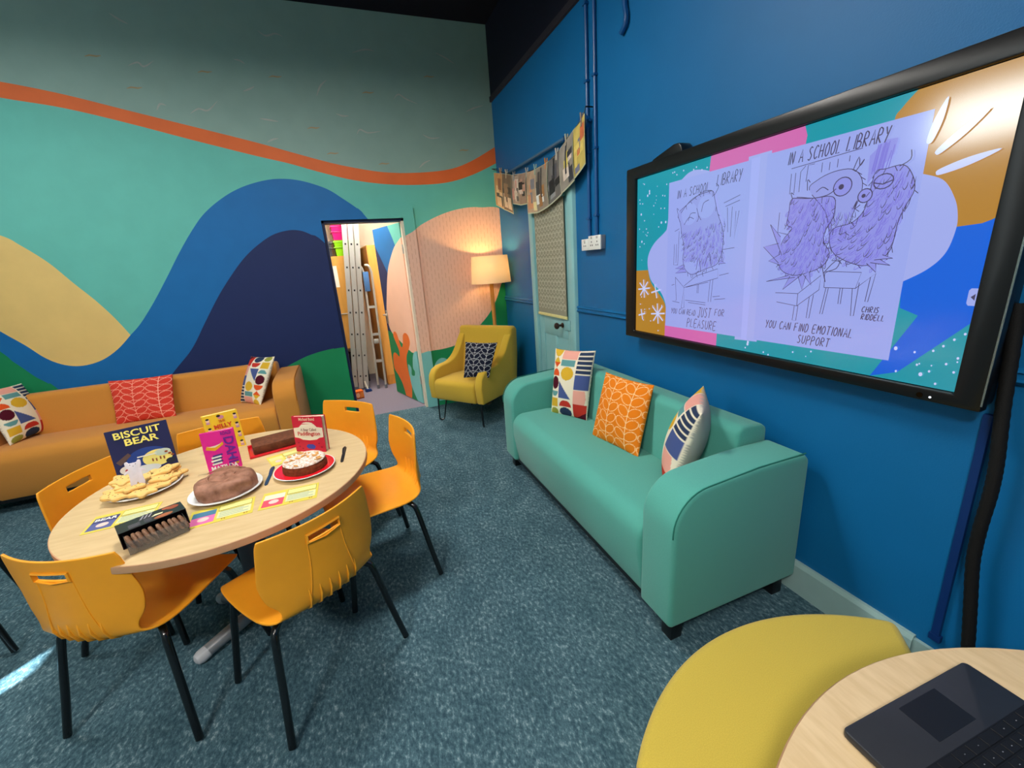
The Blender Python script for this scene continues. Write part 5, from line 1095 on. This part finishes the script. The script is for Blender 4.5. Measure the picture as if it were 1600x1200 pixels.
for k in range(4): P.rect(-0.06,-0.03,-0.030+0.006*k,-0.0275+0.006*k,(120,112,124)); P.rect(-0.02,0.0,-0.030+0.006*k,-0.0275+0.006*k,(100,94,110))
P.done('sleeve_print', ct)
CL = mat('clear_plastic', (244,240,236), 0.06, 0.5, trans=0.92, ior=1.25)
g = G()
for (a, b, c, d, e, f) in ((-0.078,0.074,-0.098,-0.0395,0.0018,0.0026),(-0.078,0.074,-0.0988,-0.098,0.0026,0.046),(-0.0788,-0.078,-0.098,-0.0395,0.0026,0.046),(0.074,0.0748,-0.098,-0.0395,0.0026,0.046)): g.box(a,b,c,d,e,f)
g.build('clear_tray', CL, ct, smooth=0)
CB = mat('chocolate_biscuit', (124,88,64), 0.5, 0.4, var=0.2, scale=90, bump=0.5, bscale=200)
k0 = None
for k in range(10):
    x = -0.066+0.0142*k+(0.008 if k > 4 else 0)
    if k0 is None:
        k0 = thing('chocolate_biscuit', 'round chocolate biscuit stood on edge in the clear tray', 'biscuit', (0,0,0), 0, 'chocolate biscuits in the carton tray')
        g = G(); g.lathe([(0,-0.0060),(0.021,-0.0058),(0.0258,-0.003),(0.0262,0.001),(0.024,0.0044),(0.012,0.0062),(0,0.0060)], 22); g.build('biscuit_round', CB, k0, smooth=60)
        o = k0
    else: o = dup(k0, (0,0,0), 0, k0['label'])
    p = Vector((x, -0.068, 0.0290)); q = Matrix.Rotation(math.radians(28), 4, 'Z') @ p
    o.location = (ct.location.x+q.x, ct.location.y+q.y, ct.location.z+q.z); o.rotation_euler = (0, math.radians(70+6*math.sin(k*2.1)), math.radians(28))

# ------------------------------------------------------------------ yellow curved pouffe
pf = thing('pouffe', 'yellow wool pouffe with a curved front beside the small maple table', 'pouffe', (0.851, 0.046, 0))
a0, a1, R0, R1 = math.radians(47), math.radians(134), 0.20, 0.652
outer = [(R1*math.cos(a0+(a1-a0)*i/40), R1*math.sin(a0+(a1-a0)*i/40)) for i in range(41)]; inner = [(R0*math.cos(a1+(a0-a1)*i/12), R0*math.sin(a1+(a0-a1)*i/12)) for i in range(13)]
g = G(); g.prism(outer+inner, 'z', 0.03, 0.45); pb = g.build('upholstery', M_pouf, pf, bevel=0.026, segs=4, bang=35, smooth=50)
g = G(); sc_ = [(x*0.985, y*0.985) for x, y in outer]+[(x*1.04, y*1.04) for x, y in inner]; g.prism(sc_, 'z', 0.0, 0.032); g.build('plinth', M_black, pf, smooth=0)
# small maple table with the laptop
SX, SYY, SR = 0.759, -0.2816, 0.6385
st = thing('side_table', 'round maple table in the near corner carrying the black laptop', 'table', (SX, SYY, 0))
g = G(); g.lathe([(0,TZ-0.026),(SR-0.003,TZ-0.026),(SR-0.003,TZ-0.0008),(SR-0.006,TZ),(0,TZ)], 112); g.build('tabletop', mat('maple_laminate_fine', (206,178,136), 0.42, 0.4, var=0.03, scale=9, stretch=(9, 1.4, 9), rgb2=(212,186,146)), st, smooth=30)
g = G(); g.lathe([(SR-0.003,TZ-0.025),(SR,TZ-0.02),(SR,TZ-0.005),(SR-0.003,TZ-0.001)], 112, close=True); g.build('edge_band', M_edge, st, smooth=40)
g = G(); g.lathe([(0,0),(0.15,0),(0.15,0.012),(0.04,0.03),(0.035,TZ-0.03),(0.12,TZ-0.027),(0,TZ-0.027)], 32); g.build('pedestal', M_grey, st, smooth=40)
LPX = math.radians(180-2.2)
lt = thing('laptop', 'open black laptop on the near maple table, its keyboard at the picture corner', 'laptop', (0.795, 0.286, TZ), LPX)
M_lap = mat('laptop_graphite', (36,38,44), 0.45, 0.5, var=0.04, scale=60); M_key = mat('laptop_key', (17,18,22), 0.5, 0.4, var=0.03, scale=60)
LW, LD = 0.318, 0.222                       # local: y = 0 is the front edge, +y runs back to the hinge
rp = [(x, y) for cx, cy, aa in ((LW/2-0.009, 0.009, -90), (LW/2-0.004, LD-0.004, 0), (-LW/2+0.004, LD-0.004, 90), (-LW/2+0.009, 0.009, 180)) for x, y in arc(cx, cy, 0.009 if cy < 0.1 else 0.004, aa, aa+90, 4)]
g = G(); g.prism(rp, 'z', 0.004, 0.0175); bs = g.build('base', M_lap, lt, bevel=0.0022, segs=2, bang=50, smooth=50)
for (x, y) in ((-0.13,0.03),(0.13,0.03),(-0.13,0.19),(0.13,0.19)):
    g = G(); g.lathe([(0.008,0),(0.008,0.005),(0,0.005)], 12, Matrix.Translation((x,y,0))); g.build('rubber_foot', M_black, lt)
G().box(-0.050, 0.044, 0.012, 0.068, 0.0172, 0.0178).build('trackpad', mat('trackpad', (24,25,30), 0.35, 0.5, var=0.02, scale=60), lt, bevel=0.0003, segs=1, smooth=0)
kb = G().box(-0.150, 0.150, 0.082, 0.192, 0.0172, 0.0178).build('keyboard_well', M_key, lt, smooth=0)
LEG = mat('key_legend', (120,122,128), 0.5, 0.3, var=0.02, scale=60)
for r in range(6):
    n = (9, 13, 13, 14, 14, 15)[r]; y0 = 0.084+r*0.0180; hgt = 0.0165 if r < 5 else 0.0110
    for k in range(n):
        wk = 0.298/n; x0 = -0.149+k*wk
        g = G(); g.box(x0+0.0009, x0+wk-0.0009, y0, y0+hgt-0.001, 0.0178, 0.0192); ky = g.build('key', M_key, kb, bevel=0.0005, segs=1, smooth=0)
gl = G(); rr = random.Random(9)
for r in range(6):
    n = (9, 13, 13, 14, 14, 15)[r]
    for k in range(n):
        if rr.random() < 0.85:
            wk = 0.298/n; x = -0.149+k*wk+wk*0.4; y = 0.084+r*0.018+0.0075; gl.box(x, x+0.0022, y, y+0.0012, 0.0192, 0.01925)
gl.build('key_marks', LEG, kb, smooth=0, props=STUFF)
Mh = Matrix.Translation((0, LD-0.004, 0.016)) @ Matrix.Rotation(math.radians(-28), 4, 'X')
g = G(); g.box(-LW/2, LW/2, -0.003, 0.004, 0.004, 0.215, Mh); ld = g.build('lid', M_lap, lt, bevel=0.002, segs=2)
g = G(); g.box(-LW/2+0.008, LW/2-0.008, -0.0036, -0.003, 0.018, 0.205, Mh); g.build('laptop_screen', mat('screen_off', (10,11,14), 0.1, 0.6), ld, smooth=0)
g = G(); g.tube([(-0.11, LD-0.004, 0.016), (0.11, LD-0.004, 0.016)], 0.005, 10); g.build('hinge_bar', M_black, lt)

# ------------------------------------------------------------------ store room contents
ldr = thing('ladder', 'tall aluminium extension ladder leaning in the store room behind the open door', 'ladder', (-0.045, 5.72, 0))
ldr.rotation_euler = (math.radians(-0.5), math.radians(5.7), 0)
for s_ in range(3):
    xo = -0.100+0.068*s_; hh = 2.35-0.02*s_; yo = 0.0
    for (yy) in (0.0, 0.34):
        g = G(); g.prism([(xo,yy-0.006*s_),(xo+0.058,yy-0.006*s_),(xo+0.058,yy+0.028),(xo+0.052,yy+0.028),(xo+0.052,yy+0.006),(xo+0.006,yy+0.006),(xo+0.006,yy+0.028),(xo,yy+0.028)], 'z', 0.02+0.01*s_, hh); rl = g.build('rail', M_alu, ldr, smooth=0)
        G().box(xo-0.001, xo+0.065, yy-0.001, yy+0.030, 0.0+0.01*s_, 0.05+0.01*s_).build('rail_foot', mat('grey_rubber', (96,100,110), 0.7, 0.3, var=0.05, scale=40), rl, smooth=0)
    for k in range(8):
        z = 0.18+0.275*k
        rg = G().box(xo+0.020, xo+0.044, -0.001, 0.34, z, z+0.026).build('rung', M_alu, ldr, smooth=0)
        G().box(xo+0.020, xo+0.038, -0.002-0.006*s_, 0.0, z+0.002, z+0.024).build('rung_opening', M_black, rg, smooth=0)
sl = thing('step_ladder', 'folded step ladder with a bent tube frame beside the tall ladder', 'step ladder', (0.245, 5.66, 0), 0.0); sl.rotation_euler = (math.radians(-3), math.radians(2.0), 0)
for (x, y) in ((-0.075, 0.0), (0.02, -0.03)):
    g = G(); g.tube(spline([(x,y,0.03),(x,y,1.35),(x-0.004,y,1.50),(x-0.03,y,1.57),(x-0.07,y+0.02,1.58)], 6), 0.014, 10); rl = g.build('side_tube', M_alu, sl)
    g = G(); g.tube([(x,y,0.0),(x,y,0.05)], 0.018, 10); g.build('rubber_foot', MATS['grey_rubber'], rl)
for z in (0.35, 0.7, 1.05): G().box(-0.07, 0.015, -0.01, 0.06, z, z+0.03).build('tread', M_alu, sl, smooth=0)
G().box(-0.085, -0.02, -0.035, 0.0, 1.26, 1.50).build('hinge_plate', mat('blue_plastic', (70,110,160), 0.4, 0.4, var=0.03, scale=40), sl, bevel=0.005)
G().box(-0.06, -0.0, -0.06, -0.03, 0.60, 0.66).build('latch', M_alu, sl, bevel=0.004)
lb = thing('leaning_panel', 'thick beech panel leaning upright between the ladders and the open door', 'panel', (0.37, 5.80, 0)); lb.rotation_euler = (math.radians(-2), math.radians(0.3), math.radians(9))
g = G(); g.box(-0.06, 0.06, 0, 0.62, 0.005, 1.82); g.build('panel_board', M_cup, lb, smooth=0)
g = G(); g.box(-0.066, -0.06, 0.01, 0.60, 0.02, 1.80); g.build('panel_face', mat('brown_laminate', (176,116,52), 0.5, 0.4, var=0.06, scale=8, stretch=(4, 4, 0.6)), lb, smooth=0)
g = G(); g.box(-0.062, 0.061, -0.004, 0.0, 0.0, 0.13); g.build('foot_block', M_oak, lb, smooth=0)
cb_ = thing('store_cupboard', 'plain beech cupboard in the store room, a white notice on its door', 'cupboard', (-0.32, 6.34, 0))
G().box(-0.45, 0.42, -0.20, 0.24, 0.50, 1.72).build('carcass', M_cup, cb_, smooth=0)
for s_, (a, b) in enumerate(((-0.445, -0.017), (-0.013, 0.415))):
    dr = G().box(a, b, -0.220, -0.202, 0.51, 1.71).build('cupboard_door', M_cup, cb_, bevel=0.002, segs=1, smooth=0)
    hxx = b-0.05 if s_ == 0 else a+0.28
    g = G(); g.tube([(hxx-0.09, -0.232, 0.98), (hxx, -0.232, 0.98)], 0.007, 8); g.build('handle', M_alu, dr)
G().box(0.175, 0.235, -0.2225, -0.2205, 1.33, 1.60).build('notice_sheet', mat('notice_white', (240,236,226), 0.6, 0.3, var=0.01, scale=20), cb_, smooth=0)
for (x, y) in ((-0.42,-0.18),(0.37,-0.18),(-0.42,0.18),(0.37,0.18)): G().box(x, x+0.04, y, y+0.04, 0, 0.50).build('leg', M_black, cb_, smooth=0)
bb_ = thing('shade_lump', 'added black lump standing in for the shadow under the beech cupboard', 'shade lump', (-0.2, 6.32, 0))  # black lump added where only shadow lies under the cupboard
t_, g = blob_cake('tmp', 'tmp', (0, 0), 0.13, 0.42, M_black, 11, 0.7, 0.18, 0.02); bpy.data.objects.remove(t_); g.build('shade_lump_body', mat('shade_lump_black', (14,14,16), 0.3, 0.5, var=0.1, scale=20, bump=0.5, bscale=30), bb_, smooth=80)
def crate(label, loc, rgb, w, d, h, rim=True):
    t = thing('crate', label, 'crate', loc, 0.06, 'plastic crates on the cupboard'); m = mat('crate_%d_%d' % rgb[:2], rgb, 0.4, 0.4, var=0.03, scale=20)
    k = 0.9
    vs = [(-w/2*k,-d/2*k,0),(w/2*k,-d/2*k,0),(w/2*k,d/2*k,0),(-w/2*k,d/2*k,0),(-w/2,-d/2,h),(w/2,-d/2,h),(w/2,d/2,h),(-w/2,d/2,h)]
    vi = [(x*0.95, y*0.95, z+0.004 if z < h/2 else z) for x, y, z in vs]
    g = G(); g.add(vs+vi, [(3,2,1,0),(0,1,5,4),(1,2,6,5),(2,3,7,6),(3,0,4,7),(8,9,10,11),(9,8,12,13),(10,9,13,14),(11,10,14,15),(8,11,15,12),(4,5,13,12),(5,6,14,13),(6,7,15,14),(7,4,12,15)]); g.build('tub', m, t, smooth=0)
    g = G()
    for z in (h-0.02, h*0.55): g.tube([(-w/2-0.003,-d/2-0.003,z),(w/2+0.003,-d/2-0.003,z),(w/2+0.003,d/2+0.003,z),(-w/2-0.003,d/2+0.003,z)], 0.009, 6, closed=True)
    g.build('rim_band', m, t, smooth=0); return t
crate('lime green plastic crate on top of the beech cupboard', (0.06, 6.34, 1.722), (150,224,20), 0.27, 0.30, 0.195)
crate('magenta plastic crate stacked on the lime green crate', (0.06, 6.34, 1.920), (226,20,120), 0.275, 0.30, 0.185)
crate('coral red plastic crate on the top of the magenta crate', (0.06, 6.34, 2.108), (226,100,70), 0.275, 0.30, 0.16)
crate('grey plastic tub at the left end of the cupboard top', (-0.235, 6.34, 1.722), (70,74,78), 0.26, 0.28, 0.185)
bx = thing('picture_box', 'small orange box with a printed picture on the store room floor', 'box', (-0.085, 5.36, 0.0), 0.25)
G().box(-0.06, 0.05, -0.05, 0.05, 0, 0.10).build('carton', mat('box_orange', (240,110,30), 0.5, 0.4, var=0.05, scale=30), bx, bevel=0.002, segs=1, smooth=0)
P = Print(-0.0505); P.poly(ell(-0.02,0.05,0.022,0.03,12),(246,190,150)).rect(0.01,0.045,0.02,0.08,(240,140,60)).rect(-0.055,0.045,0.004,0.014,(120,60,30)); P.done('box_print', bx)
bs_ = thing('hand_brush', 'small blue hand brush with a white grip on the store room floor', 'brush', (0.035, 5.60, 0.0), 0.3)
g = G(); g.prism([(-0.035,0.0),(0.045,0.0),(0.035,0.035),(-0.025,0.04)], 'y', -0.03, 0.03); g.build('brush_head', mat('brush_blue', (30,60,120), 0.6, 0.3, var=0.1, scale=60), bs_, bevel=0.004)
g = G(); g.tube([(0,0,0.03),(-0.015,0.01,0.10),(-0.02,0.02,0.14)], 0.011, 8); g.build('grip', M_white, bs_)
